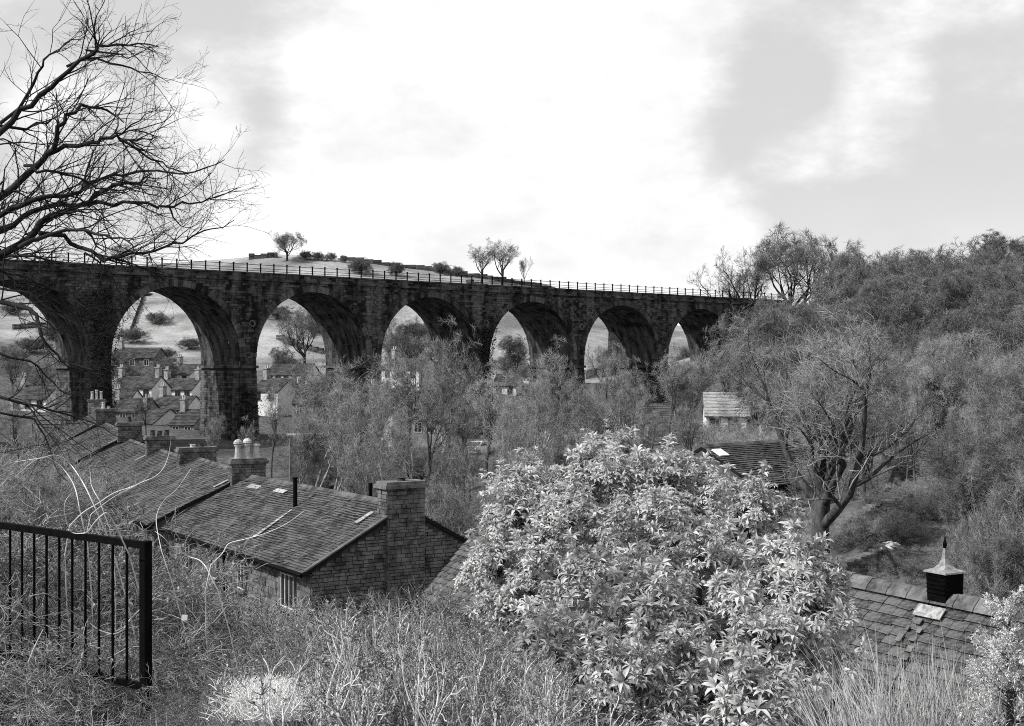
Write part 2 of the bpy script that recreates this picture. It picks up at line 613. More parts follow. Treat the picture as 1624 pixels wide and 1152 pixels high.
# ------------------------------------------------------------------ terrain
CTRL = np.array([
    # near slope below the camera
    (0, -30, -1.0), (-40, -30, -1.5), (40, -30, -1.5), (0, 0, -1.75), (-7, 0, -1.8), (7, 0, -1.9), (0, 5, -2.2), (-3, 9.5, -2.75),
    (-8, 12, -3.0), (3, 9, -3.1), (0, 13, -4.3), (-6, 16, -4.6), (6, 13, -4.6), (2, 17, -5.4), (8, 18, -7.2), (1, 22, -6.6), (-10, 26, -8.2), (-20, 20, -5),
    (0, 32, -9.4), (12, 25, -8.8), (5, 30, -9.5), (-9, 42, -11.6), (-3, 42, -11.6), (3, 46, -11.4), (-22, 40, -9.5), (-40, 40, -7),
    # street and valley floor
    (-12, 60, -12.0), (-20, 80, -11.4), (-28, 100, -10.8), (-40, 130, -10), (-50, 155, -9.5), (-50, 90, -8), (-80, 140, -7), (-100, 100, -3),
    (-5, 70, -12.2), (3, 90, -12), (-8, 120, -10.5), (-6, 150, -9.6), (5, 150, -9.6), (-30, 170, -9.6), (0, 200, -10), (15, 215, -10.5), (25, 190, -9),
    (12, 70, -9.0), (17, 110, -7.0), (10, 50, -5.4), (13, 40, -5.3), (9, 38.5, -5.9), (12.5, 44.5, -4.5), (12, 36, -6.0), (20, 40, -4.7), (11, 58, -6.6), (22, 60, -6.2), (16, 85, -8.0), (30, 60, -5.2),
    # wooded hill on the right
    (30, 130, -5), (40, 85, -4.5), (45, 160, 1), (63, 180, 5.0), (90, 180, 10), (90, 120, 3), (60, 100, -2), (34, 215, -4), (42, 237, 5), (50, 246, 10),
    (70, 262, 12.5), (100, 270, 15), (60, 310, 9), (140, 200, 16), (150, 320, 20), (60, 40, -3), (120, 60, 0),
    # village slope and pasture behind the viaduct
    (-70, 250, -6.5), (-38, 238, -3.2), (-17, 232, -3.4), (0, 236, -4.2), (-10, 262, -2.5), (20, 260, -6), (-100, 230, -5), (-85, 330, 6.5), (-60, 330, 6.8), (-105, 390, 21),
    (-30, 320, 1.0), (0, 320, -2.0), (25, 320, -4), (50, 330, -2), (-150, 420, 29), (-110, 420, 31.5), (-75, 420, 35.0), (-50, 420, 33.4), (-22, 420, 29.8),
    (9.5, 420, 26.0), (37, 420, 17.0), (53, 420, 10.5), (75, 420, 9.0), (110, 420, 14), (-75, 520, 30), (0, 520, 20), (80, 520, 6),
    (-200, 300, 8), (-200, 180, 2), (-300, 420, 28), (-350, 100, 6), (300, 300, 25), (300, 100, 10), (0, 900, 10), (-400, 900, 20), (400, 900, 20),
    (900, 200, 20), (-900, 200, 20), (0, 2500, 0), (2500, 2500, 0), (-2500, 2500, 0), (0, -600, 3), (-600, -400, 5), (600, -400, 5),
], float)
_d = np.linalg.norm(CTRL[:, None, :2] - CTRL[None, :, :2], axis=-1)
_A = np.zeros((len(CTRL) + 1,) * 2)
_A[:-1, :-1] = _d - np.eye(len(CTRL)) * 0.8
_A[-1, :-1] = _A[:-1, -1] = 1
_W = np.linalg.solve(_A, np.concatenate([CTRL[:, 2], [0]]))


def hgts(x, y):
    x, y = np.asarray(x, float), np.asarray(y, float)
    r = np.sqrt((x[..., None] - CTRL[:, 0]) ** 2 + (y[..., None] - CTRL[:, 1]) ** 2)
    return r @ _W[:-1] + _W[-1]


def hgt(x, y):
    return float(hgts(x, y))


def make_ground():
    xs = np.concatenate([[-2600, -1500, -900, -600, -420], np.arange(-320, -60, 6), np.arange(-60, 100, 1.6), np.arange(100, 330, 6), [420, 600, 900, 1500, 2600]])
    ys = np.concatenate([[-700, -300, -120, -50], np.arange(-20, 50, 0.9), np.arange(50, 150, 2.0), np.arange(150, 470, 4.0), [500, 560, 640, 760, 900, 1200, 1700, 2600]])
    X, Y = np.meshgrid(xs, ys)
    Z = hgts(X, Y)
    rng = np.random.default_rng(3)
    near = np.clip(1 - np.abs(Y - 60) / 200, 0, 1)
    Z = Z + rng.normal(size=Z.shape) * 0.06 * near
    vs = np.stack([X, Y, Z], -1).reshape(-1, 3)
    nx = len(xs)
    i = np.arange(len(ys) - 1)[:, None] * nx + np.arange(nx - 1)[None, :]
    fs = np.stack([i, i + 1, i + nx + 1, i + nx], -1).reshape(-1, 4)
    mb = MB()
    mb.arrays(vs, fs)
    o = mb.build('ground', ground_material(), None, smooth=True)
    o['kind'] = 'structure'
    a = o.data.attributes.new('pasture', 'FLOAT', 'POINT')
    x, y = vs[:, 0], vs[:, 1]
    p = np.clip((y - 268 + 0.25 * x) / 20, 0, 1) * (x < 400)
    p = np.where((x > 58) & (y < 330), 0, p)
    p = np.maximum(p, np.clip((np.abs(x) - 130) / 60, 0, 1) * 0.7 * (y > -10))
    a.data.foreach_set('value', p.astype(np.float32))


make_ground()

# ------------------------------------------------------------------ viaduct
TH = math.atan2(3200 - CX, F)
D = V((math.sin(TH), math.cos(TH), 0))          # along the viaduct, away to the right
NF = V((math.cos(TH), -math.sin(TH), 0))        # outward normal of the face we see
PITCH = 19.5
ARCH_R = 8.58
STILT = 1.05
SPRING = 0.0
CROWN = SPRING + STILT + ARCH_R
CORN = 10.75
PAR = 11.85
WID = 9.9
C1 = at(282, 580, 163.0)
C1.z = 0


def vp(s, dep, z):
    """point on the viaduct: s metres along from the crown of the first full arch, dep metres behind the front face"""
    return V((C1.x, C1.y, 0)) + D * s - NF * dep + V((0, 0, z))


K0, K1 = -3, 7           # arches
S_START, S_END = (K0 - 0.5) * PITCH, 5.5 * PITCH + 14


def viaduct():
    rng = random.Random(11)
    root = thing('viaduct', vp(2.0 * PITCH, WID / 2, -10), 'long soot-blackened stone railway viaduct with tall round arches crossing the valley', 'viaduct')
    NA = 28

    def arch_pts(k, r):
        c = k * PITCH
        pts = [(c - r, SPRING)]
        for i in range(NA + 1):
            a = math.pi - math.pi * i / NA
            pts.append((c + r * math.cos(a), SPRING + STILT + r * math.sin(a)))
        pts.append((c + r, SPRING))
        return pts

    def in_arch(s, z, pad):
        k = round(s / PITCH)
        if k > 5:
            return False
        x = s - k * PITCH
        if z < SPRING + STILT:
            return abs(x) < ARCH_R + pad * 0.2
        return x * x + (z - SPRING - STILT) ** 2 < (ARCH_R + pad) ** 2
    for k in range(K0, 6):
        c = k * PITCH
        va = MB()
        sps, rings = (MB(), MB()), (MB(), MB())
        pts = arch_pts(k, ARCH_R)
        full = [(c - PITCH / 2, SPRING)] + pts + [(c + PITCH / 2, SPRING)]
        for dep in (0.0, WID):
            for i in range(len(full) - 1):
                (s0, z0), (s1, z1) = full[i], full[i + 1]
                if abs(s1 - s0) < 1e-6:
                    continue
                a = [vp(s0, dep, z0), vp(s1, dep, z1), vp(s1, dep, CORN), vp(s0, dep, CORN)]
                sps[0 if dep == 0 else 1].quad(*(a if dep == 0 else a[::-1]))
        for sp in sps:
            sp.build('spandrel_wall', M['viaduct_plain'], root)
        # vault: courses of stones that run through the arch
        nd = 12
        for i in range(len(pts) - 1):
            (s0, z0), (s1, z1) = pts[i], pts[i + 1]
            ss = max(1, int(math.hypot(s1 - s0, z1 - z0) / 0.5))
            for q in range(ss):
                f0, f1 = q / ss, (q + 1) / ss
                a0, a1 = (s0 + (s1 - s0) * f0, z0 + (z1 - z0) * f0), (s0 + (s1 - s0) * f1, z0 + (z1 - z0) * f1)
                for j in range(nd):
                    d0, d1 = WID * j / nd, WID * (j + 1) / nd
                    # each stone stands a little into the opening
                    e = rng.uniform(0.0, 0.07)
                    nx, nz = c - (a0[0] + a1[0]) / 2, SPRING + STILT - (a0[1] + a1[1]) / 2
                    L = math.hypot(nx, nz)
                    nx, nz = nx / L * e, nz / L * e
                    va.quad(vp(a0[0] + nx, d0, a0[1] + nz), vp(a0[0] + nx, d1, a0[1] + nz), vp(a1[0] + nx, d1, a1[1] + nz), vp(a1[0] + nx, d0, a1[1] + nz))
        va.build('vault', M['soffit'], root)
        # ring of voussoirs standing proud of the face
        nv = 46
        for i in range(nv):
            a0, a1 = math.pi * (i + 0.04) / nv, math.pi * (i + 0.96) / nv
            e = rng.uniform(0.06, 0.13)
            r1 = ARCH_R + rng.uniform(0.78, 0.9)
            q = [(c + r * math.cos(a), SPRING + STILT + r * math.sin(a)) for r, a in ((ARCH_R - 0.02, a0), (r1, a0), (r1, a1), (ARCH_R - 0.02, a1))]
            rings[0].prism([vp(s, 0.05, z) for s, z in q], [vp(s, -e, z) for s, z in q])
            rings[1].prism([vp(s, WID + e, z) for s, z in q], [vp(s, WID - 0.05, z) for s, z in q])
        for ring in rings:
            ring.build('arch_ring', M['viaduct'], root)
    # piers with battered sides, a projecting impost and stone courses
    for k in range(K0, 6):
        s = (k + 0.5) * PITCH
        hw = PITCH / 2 - ARCH_R
        g = min(hgt(*vp(s, 0, 0).xy), hgt(*vp(s, WID, 0).xy)) - 1.5
        pier = MB()
        b0, b1 = hw + 0.028 * (SPRING - g), 0.03 * (SPRING - g)
        pier.prism([vp(s - b0, -b1, g), vp(s + b0, -b1, g), vp(s + b0, WID + b1, g), vp(s - b0, WID + b1, g)],
                   [vp(s - hw, 0, SPRING - 0.35), vp(s + hw, 0, SPRING - 0.35), vp(s + hw, WID, SPRING - 0.35), vp(s - hw, WID, SPRING - 0.35)])
        po = pier.build('pier', M['viaduct_plain'], root)
        im = MB()
        e = 0.22
        im.prism([vp(s - hw - e, -e, SPRING - 0.35), vp(s + hw + e, -e, SPRING - 0.35), vp(s + hw + e, WID + e, SPRING - 0.35), vp(s - hw - e, WID + e, SPRING - 0.35)],
                 [vp(s - hw - e, -e, SPRING), vp(s + hw + e, -e, SPRING), vp(s + hw + e, WID + e, SPRING), vp(s - hw - e, WID + e, SPRING)])
        im.build('impost', M['viaduct'], po)
        st = MB()
        z = g
        while z < SPRING - 0.8:
            h = rng.uniform(0.26, 0.38)
            f = (SPRING - z) / (SPRING - g)
            wl, dp = hw + (b0 - hw) * f, -b1 * f
            x = -wl
            while x < wl - 0.2:
                w = min(rng.uniform(0.55, 1.1), wl - x)
                e = rng.uniform(0.02, 0.08)
                st.cbox(vp(s + x + w / 2, dp - e / 2 + 0.02, z + h / 2), D * (w - 0.03), NF * (e + 0.06), V((0, 0, h - 0.03)))
                x += w
            # the flank that faces the camera side of each opening
            y = 0.0
            while y < WID - 0.2:
                w = min(rng.uniform(0.6, 1.1), WID - y)
                e = rng.uniform(0.02, 0.07)
                st.cbox(vp(s - wl - e / 2 + 0.02, y + w / 2, z + h / 2), NF * (w - 0.03), D * (e + 0.06), V((0, 0, h - 0.03)))
                y += w
            z += h
        st.build('stonework', M['viaduct'], po, kind='stuff')
    # coursed stone on the spandrels
    st = MB()
    z = SPRING
    while z < CORN - 0.1:
        h = min(rng.uniform(0.24, 0.36), CORN - z)
        s = S_START
        while s < S_END:
            w = rng.uniform(0.4, 0.95)
            m = s + w / 2
            if not (in_arch(s + 0.05, z + h * 0.5, 0.8) or in_arch(s + w - 0.05, z + h * 0.5, 0.8) or in_arch(m, z + h * 0.5, 0.8)):
                e = rng.choice((0.02, 0.04, 0.05, 0.07, 0.10))
                st.cbox(vp(m, -e / 2 + 0.02, z + h / 2), D * (w - 0.03), NF * (e + 0.06), V((0, 0, h - 0.03)))
            s += w
        z += h
    st.build('stonework', M['viaduct'], root, kind='stuff')
    # abutment beyond the last arch
    ab = MB()
    s0 = 6 * PITCH - PITCH / 2
    ab.box(vp(s0, WID, -12), D * (S_END - s0), NF * WID, V((0, 0, CORN + 12)))
    ab.build('abutment', M['viaduct_plain'], root)
    # string course, parapet with coping
    L = S_END - S_START
    co = MB()
    s = S_START
    while s < S_END:
        w = 1.5
        co.box(vp(s + 0.01, WID + 0.32, CORN), D * (w - 0.02), NF * (WID + 0.64), V((0, 0, 0.28 + rng.uniform(-0.015, 0.015))))
        s += w
    co.build('string_course', M['viaduct'], root)
    for dep in (0.0, WID - 0.5):
        pa = MB()
        z = CORN + 0.28
        for h in (0.30, 0.30):
            s = S_START
            while s < S_END:
                w = rng.uniform(0.6, 1.2)
                e = rng.uniform(0, 0.05)
                pa.box(vp(s, dep + 0.5, z), D * (w - 0.03), NF * (0.5 + e), V((0, 0, h - 0.02)))
                s += w
            z += h
        pb = pa.build('parapet', M['viaduct'], root)
        cp = MB()
        s = S_START
        while s < S_END:
            w = rng.uniform(1.1, 1.5)
            cp.box(vp(s, dep + 0.62, z), D * (w - 0.02), NF * 0.74, V((0, 0, 0.2 + rng.uniform(-0.02, 0.03))))
            s += w
        cp.build('coping', M['viaduct'], pb)
        # iron railing on the coping
        rl = MB()
        zt = z + 0.2
        for hz, r in ((0.98, 0.035), (0.52, 0.03)):
            rl.tube([vp(S_START, dep + 0.25, zt + hz), vp(S_END, dep + 0.25, zt + hz)], r, 5)
        ro = rl.build('railing', M['iron'], root)
        if dep == 0.0:
            pm = MB()
            pm.cbox(vp(0, 0.25, zt + 0.5), D * 0.13, NF * 0.13, V((0, 0, 1.15)))
            pm.cbox(vp(0, 0.25, zt + 1.12), D * 0.2, NF * 0.2, V((0, 0, 0.09)))
            base = pm.build('post', M['iron'], ro)
            n0, n1 = int(S_START / 1.95) + 1, int(S_END / 1.95)
            home = base.location.copy()
            for n in range(n0, n1):
                q = base if n == n0 else base.copy()
                if n != n0:
                    COL.objects.link(q)
                    q.parent = ro
                q.location = home + D * (n * 1.95)
    deck = MB()
    deck.box(vp(S_START, WID - 0.5, CORN + 0.2), D * L, NF * (WID - 1.0), V((0, 0, 0.25)))
    deck.build('deck', M['viaduct_plain'], root)
    # round iron tie plates on the spandrels
    for k, z in ((0, 5.3), (1, 8.6), (2, 6.2), (3, 6.0)):
        s = (k + 0.5) * PITCH + 0.5
        tp = MB()
        n = 12
        for i in range(n):
            a0, a1 = 2 * math.pi * i / n, 2 * math.pi * (i + 1) / n
            q = [(s + r * math.cos(a), z + r * math.sin(a)) for r, a in ((0.30, a0), (0.44, a0), (0.44, a1), (0.30, a1))]
            tp.prism([vp(x, -0.05, y) for x, y in q], [vp(x, -0.2, y) for x, y in q])
        tp.build('tie_plate', M['stone'], root)


viaduct()

# ------------------------------------------------------------------ houses


def stone_face(mb, rng, o, u, up, n, W, H, sw, sh, inside=None, proud=(0.01, 0.05)):
    """rubble stones on a wall rectangle: o corner, u along, up, n outward"""
    z = 0.0
    while z < H - 0.03:
        h = min(rng.uniform(sh * 0.75, sh * 1.3), H - z)
        x = 0.0
        while x < W - 0.03:
            w = min(rng.uniform(sw * 0.6, sw * 1.5), W - x)
            if inside is None or (inside(x + 0.03, z + h / 2) and inside(x + w - 0.03, z + h / 2) and inside(x + w / 2, z + h * 0.95)):
                e = rng.uniform(*proud)
                mb.cbox(o + u * (x + w / 2) + up * (z + h / 2) + n * (e / 2 - 0.02), u * (w - 0.025), up * (h - 0.025), n * (e + 0.04))
            x += w
        z += h


def slate_field(mb, rng, o, u, down, n, W, L, sw, sh, thick=0.03, skip=None):
    """courses of slates: o at the ridge end, u along the ridge, down the slope, n outward"""
    rows = max(1, int(round(L / sh)))
    sh = L / rows
    for j in range(rows):
        x = -rng.uniform(0, sw)
        while x < W:
            w = sw * rng.uniform(0.7, 1.35)
            a, b = max(x, 0), min(x + w, W)
            x += w
            if b - a < 0.05:
                continue
            lift = rng.uniform(0.8, 1.5) * thick
            g = 0.012
            t = down * (sh * (j - 0.25)) + n * (0.004 + 0.03 * math.sin(a * 0.9 + W) * math.sin(j * 0.21) + (rng.uniform(0.0, 0.03) if rng.random() < 0.06 else 0))
            if rng.random() < 0.012:
                t = t + down * sh * rng.uniform(0.2, 0.5)
            p0, p1 = o + u * (a + g) + t, o + u * (b - g) + t
            ex = rng.uniform(-0.025, 0.025) * sh * 3
            q0, q1 = p0 + down * (sh * 1.27 + ex) + n * (lift + 0.02), p1 + down * (sh * 1.27 + ex) + n * (lift + 0.02)
            k = len(mb.v)
            d = n * thick
            mb.v += [tuple(p0), tuple(p1), tuple(q1), tuple(q0), tuple(q0 - d), tuple(q1 - d)]
            mb.f += [(k, k + 3, k + 2, k + 1), (k + 3, k + 4, k + 5, k + 2), (k, k + 4, k + 3), (k + 1, k + 2, k + 5)]


def window(parent, c, u, up, n, w, h, bars=1, surround=None):
    """stone-framed window at c (centre), u along the wall, n outward"""
    sur = MB()
    t = 0.13
    sur.cbox(c + up * (h / 2 + t / 2) + n * 0.02, u * (w + 2 * t), up * t, n * 0.12)
    sur.cbox(c - up * (h / 2 + t / 2) + n * 0.05, u * (w + 2.6 * t), up * t, n * 0.2)
    for s in (-1, 1):
        sur.cbox(c + u * (s * (w / 2 + t / 2)) + n * 0.02, u * t, up * h, n * 0.12)
    so = sur.build('window', surround or M['stone_pale'], parent)
    pn = MB()
    pn.cbox(c + n * 0.0, u * w, up * h, n * 0.03)
    pn.build('pane', M['glass'], so)
    fr = MB()
    f = 0.035
    for s in (-1, 1):
        fr.cbox(c + u * (s * (w / 2 - f / 2)) + n * 0.03, u * f, up * h, n * 0.05)
        fr.cbox(c + up * (s * (h / 2 - f / 2)) + n * 0.03, u * (w - 2 * f), up * f, n * 0.05)
    for b in range(bars):
        x = -w / 2 + w * (b + 1) / (bars + 1)
        fr.cbox(c + u * x + n * 0.03, u * f * 0.9, up * (h - 2 * f), n * 0.05)
    fr.build('sash', M['frame'], so)
    return so


def chimney(parent, c, u, v, w, d, h, z0, m, pots, potm, rng, cap=0.12):
    """stack at c (xy centre), w along u, d along v, from z0 up h"""
    st = MB()
    core = MB()
    zz = V((0, 0, 1))
    c0 = V((c.x, c.y, z0))
    st.cbox(c0 + zz * (h / 2), u * (w - 0.04), v * (d - 0.04), zz * h)
    for (a, b, la, lb) in ((u, v, w, d), (v, u, d, w)):
        for s in (-1, 1):
            stone_face(st, rng, c0 - a * (la / 2) + b * (s * lb / 2), a, zz, b * s, la, h, 0.3, 0.14, None, (0.01, 0.04))
    so = st.build('chimney', m, parent)
    cm = MB()
    cm.cbox(c0 + zz * (h + 0.07), u * (w + 2 * cap), v * (d + 2 * cap), zz * 0.14)
    cm.cbox(c0 + zz * (h + 0.19), u * (w + cap), v * (d + cap), zz * 0.10)
    cm.build('chimney_cap', M['stone'], so)
    n = len(pots)
    for i, (hh, kind) in enumerate(pots):
        pm = MB()
        p = c0 + u * ((i - (n - 1) / 2) * min(0.42, w / max(n, 1) * 0.9)) + zz * (h + 0.24)
        pm.tube([p, p + zz * hh * 0.12, p + zz * hh * 0.85, p + zz * hh * 0.86, p + zz * hh, p + zz * hh], [0.17, 0.15, 0.12, 0.16, 0.16, 0.10], 10)
        if kind == 2:   # domed cowl
            pm.tube([p + zz * (hh + 0.02), p + zz * (hh + 0.12), p + zz * (hh + 0.2), p + zz * (hh + 0.24)], [0.2, 0.19, 0.12, 0.02], 10)
        pm.build('pot', potm if kind != 1 else M['pot_dark'], so)
    return so


def row_house(name, label, A, B, wl, wr, ridge, eave, ground, rng, slate, sw, sh, group=None, gable_end=False, cat='house', wallm='stone', detail=True,
              windows=(), chim=None, group_parts=None, slate_m=None, win_m=None):
    """gabled house; A = near ridge end, B = far ridge end (xy)"""
    u = (V((B[0], B[1], 0)) - V((A[0], A[1], 0)))
    L = u.length
    u.normalize()
    lv = V((-u.y, u.x, 0))           # left of the ridge when looking along it
    zz = V((0, 0, 1))
    A = V((A[0], A[1], 0))
    root = thing(name, A + u * (L / 2) + zz * ground, label, cat, group)
    wall = MB()
    inl = 0.25                        # the walls stand in from the eaves
    ring = [(-(wr - inl), ground - 1.0), (wl - inl, ground - 1.0), (wl - inl, eave), (0, ridge - 0.14), (-(wr - inl), eave)]
    wall.prism([A + u * 0.04 + lv * a + zz * b for a, b in ring], [A + u * (L - 0.04) + lv * a + zz * b for a, b in ring])
    wo = wall.build('wall', M['stone_core'] if detail else M[wallm], root)
    if detail:
        st = MB()
        H = ridge - ground
        hw = wl + wr - 2 * inl

        def ins(x, z):
            y = x - (wr - inl)
            lim = (ridge - 0.2) - abs(y) * (ridge - eave) / (wl if y > 0 else wr)
            return ground + z < lim
        if gable_end:
            stone_face(st, rng, A - lv * (wr - inl) + zz * ground, lv, zz, -u, hw, H, 0.3, 0.13, ins, (0.005, 0.07))
        stone_face(st, rng, A + lv * (wl - inl) + zz * ground, u, zz, lv, L, eave - ground - 0.1, 0.45, 0.22)
        st.build('stonework', M[wallm], wo, kind='stuff')
    ov = 0.0 if not gable_end else 0.12
    for side, w in ((1, wl), (-1, wr)):
        e = lv * side * (w + 0.12) + zz * (eave - ridge) * ((w + 0.12) / w)
        dn = e.normalized()
        nn = u.cross(dn)
        if nn.z < 0:
            nn = -nn
        rf = MB()
        o = A - u * ov + zz * ridge
        rf.box(o - nn * 0.12, u * (L + ov), dn * e.length, nn * 0.12)
        ro = rf.build('roof', M['wood_dark'], root)
        sl = MB()
        slate_field(sl, rng, o, u, dn, nn, L + ov, e.length, sw, sh, 0.025 if sw < 0.5 else 0.035)
        sl.build('slates', slate_m or M['slate'], ro, kind='stuff')
        gu = MB()
        p0 = o + dn * e.length + lv * side * 0.06 - zz * 0.06
        gu.tube([p0, p0 + u * (L + ov)], 0.075, 6)
        gu.build('gutter', M['iron'], root)
    rd = MB()
    x = -ov
    while x < L:
        w = min(0.5, L - x)
        c = A + u * x + zz * ridge
        rd.prism([c + lv * a + zz * b for a, b in ((0.17, -0.06), (0.0, 0.10), (-0.17, -0.06))], [c + u * (w - 0.015) + lv * a + zz * b for a, b in ((0.17, -0.06), (0.0, 0.10), (-0.17, -0.06))])
        x += w
    rd.build('ridge_tiles', M['slate'], root)
    for (s, z, w, h) in windows:
        window(root, A + u * s + lv * (wl - inl + 0.05) + zz * z, u, zz, lv, w, h, 2 if w > 1.0 else 1, win_m)
    return root, A, u, lv


def terrace():
    rng = random.Random(5)
    # ridge stations (photo column, distance) from the near gable to under the viaduct
    st = [(-3.85, 48.0), (-12.0, 60.8), (-16.8, 71.5), (-21.4, 81.5), (-26.8, 94.0), (-34.2, 113), (-41.5, 134)]
    rz = [-5.05, -4.95, -5.1, -5.2, -5.1, -4.8, -4.5]
    labels = [
        'nearest terraced cottage with its gable end and a long stone-slated roof with black vent pipe',
        'second terraced cottage, its roof running back from the chimney with three pots',
        'third terraced cottage, between the wide low chimney and the dark bushy chimney',
        'fourth terraced cottage, dark chimney stack at its near end',
        'fifth terraced cottage, with a flat capped chimney and one short white pot beyond it',
        'farthest terraced cottage, with pale chimney carrying three tall pots by the viaduct pier',
    ]
    chim_h = [0.62, 0.5, 0.55, 0.7, 0.65, 0.7, 0.95]
    potsets = [[(0.12, 1)], [(0.62, 0), (0.66, 2), (0.62, 2)], [(0.2, 1), (0.15, 0)], [(0.35, 1), (0.3, 1), (0.35, 1)], [(0.4, 1)], [(0.2, 0), (0.55, 0)],
               [(0.8, 0), (0.95, 0), (0.8, 0)]]
    for i in range(6):
        A, B = st[i], st[i + 1]
        ridge = (rz[i] + rz[i + 1]) / 2 + (0.0, 0.10, 0.02, -0.05, 0.1, 0.1)[i]
        wl, wr = 3.85 + (0, 0.5, 0.3, 0.6, 0.3, 0)[i], 3.75
        eave = ridge - 2.05
        m = ((A[0] + B[0]) / 2, (A[1] + B[1]) / 2)
        ground = min(hgt(*A), hgt(*B), hgt(*m)) - 0.2
        L = math.hypot(A[0] - B[0], A[1] - B[1])
        near = i < 2
        wins = []
        if i < 3:
            zc = eave - 0.95
            wins = [(1.9, zc, 1.15, 1.2), (L * 0.42, zc, 0.7, 1.1), (L * 0.62, zc, 0.7, 1.1), (L * 0.84, zc, 0.9, 1.1)]
        root, A3, u, lv = row_house('terraced_house', labels[i], A, B, wl, wr, ridge, eave, ground, rng, None, 0.27 if near else 0.42, 0.135 if near else 0.22,
                                    'terraced cottages stepping down the lane', gable_end=(i == 0), windows=wins, win_m=M['stone'], slate_m=M['slate'] if near else M['slate_far'])
        zz = V((0, 0, 1))
        # stack at the near end (over the gable for the first), and at the far end of the last one
        ends = [(i, 0.24 if i == 0 else 0.0)] + ([(6, L - 0.5)] if i == 5 else [])
        for j, s in ends:
            c = A3 + u * s
            w = 1.5 if j in (0, 1) else (1.9 if j == 2 else 1.6)
            low = 5.0 if j == 0 else 0.5
            chimney(root, c, lv, u, w, 0.75, chim_h[j] + low, ridge - low, M['stone_pale'] if j == 6 else M['stone'], potsets[j], M['pot'], rng)
        # pale mortar fillets where roof meets stack
        fl = MB()
        sd = lv * wl + zz * (eave - ridge)
        L2 = sd.length
        sd.normalize()
        nn = u.cross(sd)
        nn = nn if nn.z > 0 else -nn
        o = A3 + zz * ridge + u * (1.0 if i == 0 else 0.45)
        fl.box(o + sd * 0.75 + nn * 0.05, u * 0.28, sd * 0.75, nn * 0.03)
        if i == 0:
            fl.box(A3 + zz * ridge + u * (L * 0.80) + sd * 0.55 + nn * 0.055, u * 1.2, sd * 0.28, nn * 0.02)
            fl.box(A3 + zz * ridge + u * (L * 0.62) + sd * 0.5 + nn * 0.055, u * 1.1, sd * 0.25, nn * 0.02)
            for q in range(9):
                fl.box(A3 + zz * ridge + u * (L * 0.44 - 0.05 * q) + sd * (1.6 + q * 0.22) + nn * 0.06, u * (0.12 + 0.02 * q), sd * 0.19, nn * 0.02)
        fl.build('mortar_fillets', M['mortar'], root, kind='stuff')
        if i == 0:
            vp_ = MB()
            p = A3 + zz * ridge + u * (L * 0.46) + sd * 1.35
            vp_.tube([p, p + zz * 1.15], 0.085, 10)
            vp_.tube([p + zz * 1.15, p + zz * 1.2], 0.11, 10)
            vp_.build('vent_pipe', M['iron'], root)
            v2 = MB()
            p = A3 + zz * ridge + u * (L * 0.245) - lv * 0.5 - zz * 0.25
            v2.tube([p, p + zz * 0.75], 0.075, 8)
            v2.build('vent_pipe', M['iron'], root)
            dp = MB()
            p = A3 + u * (L * 0.53) + lv * (wl - 0.1) + zz * (eave - 0.1)
            dp.tube([p, p - zz * 0.4, p - zz * (eave - ground - 0.2)], 0.06, 6)
            dp.build('downpipe', M['iron'], root)
            vg = MB()
            vg.box(A3 - u * 0.16 + zz * (ridge + 0.01), u * 0.2, sd * L2, nn * 0.05)
            vg.build('verge', M['slate'], root)


terrace()


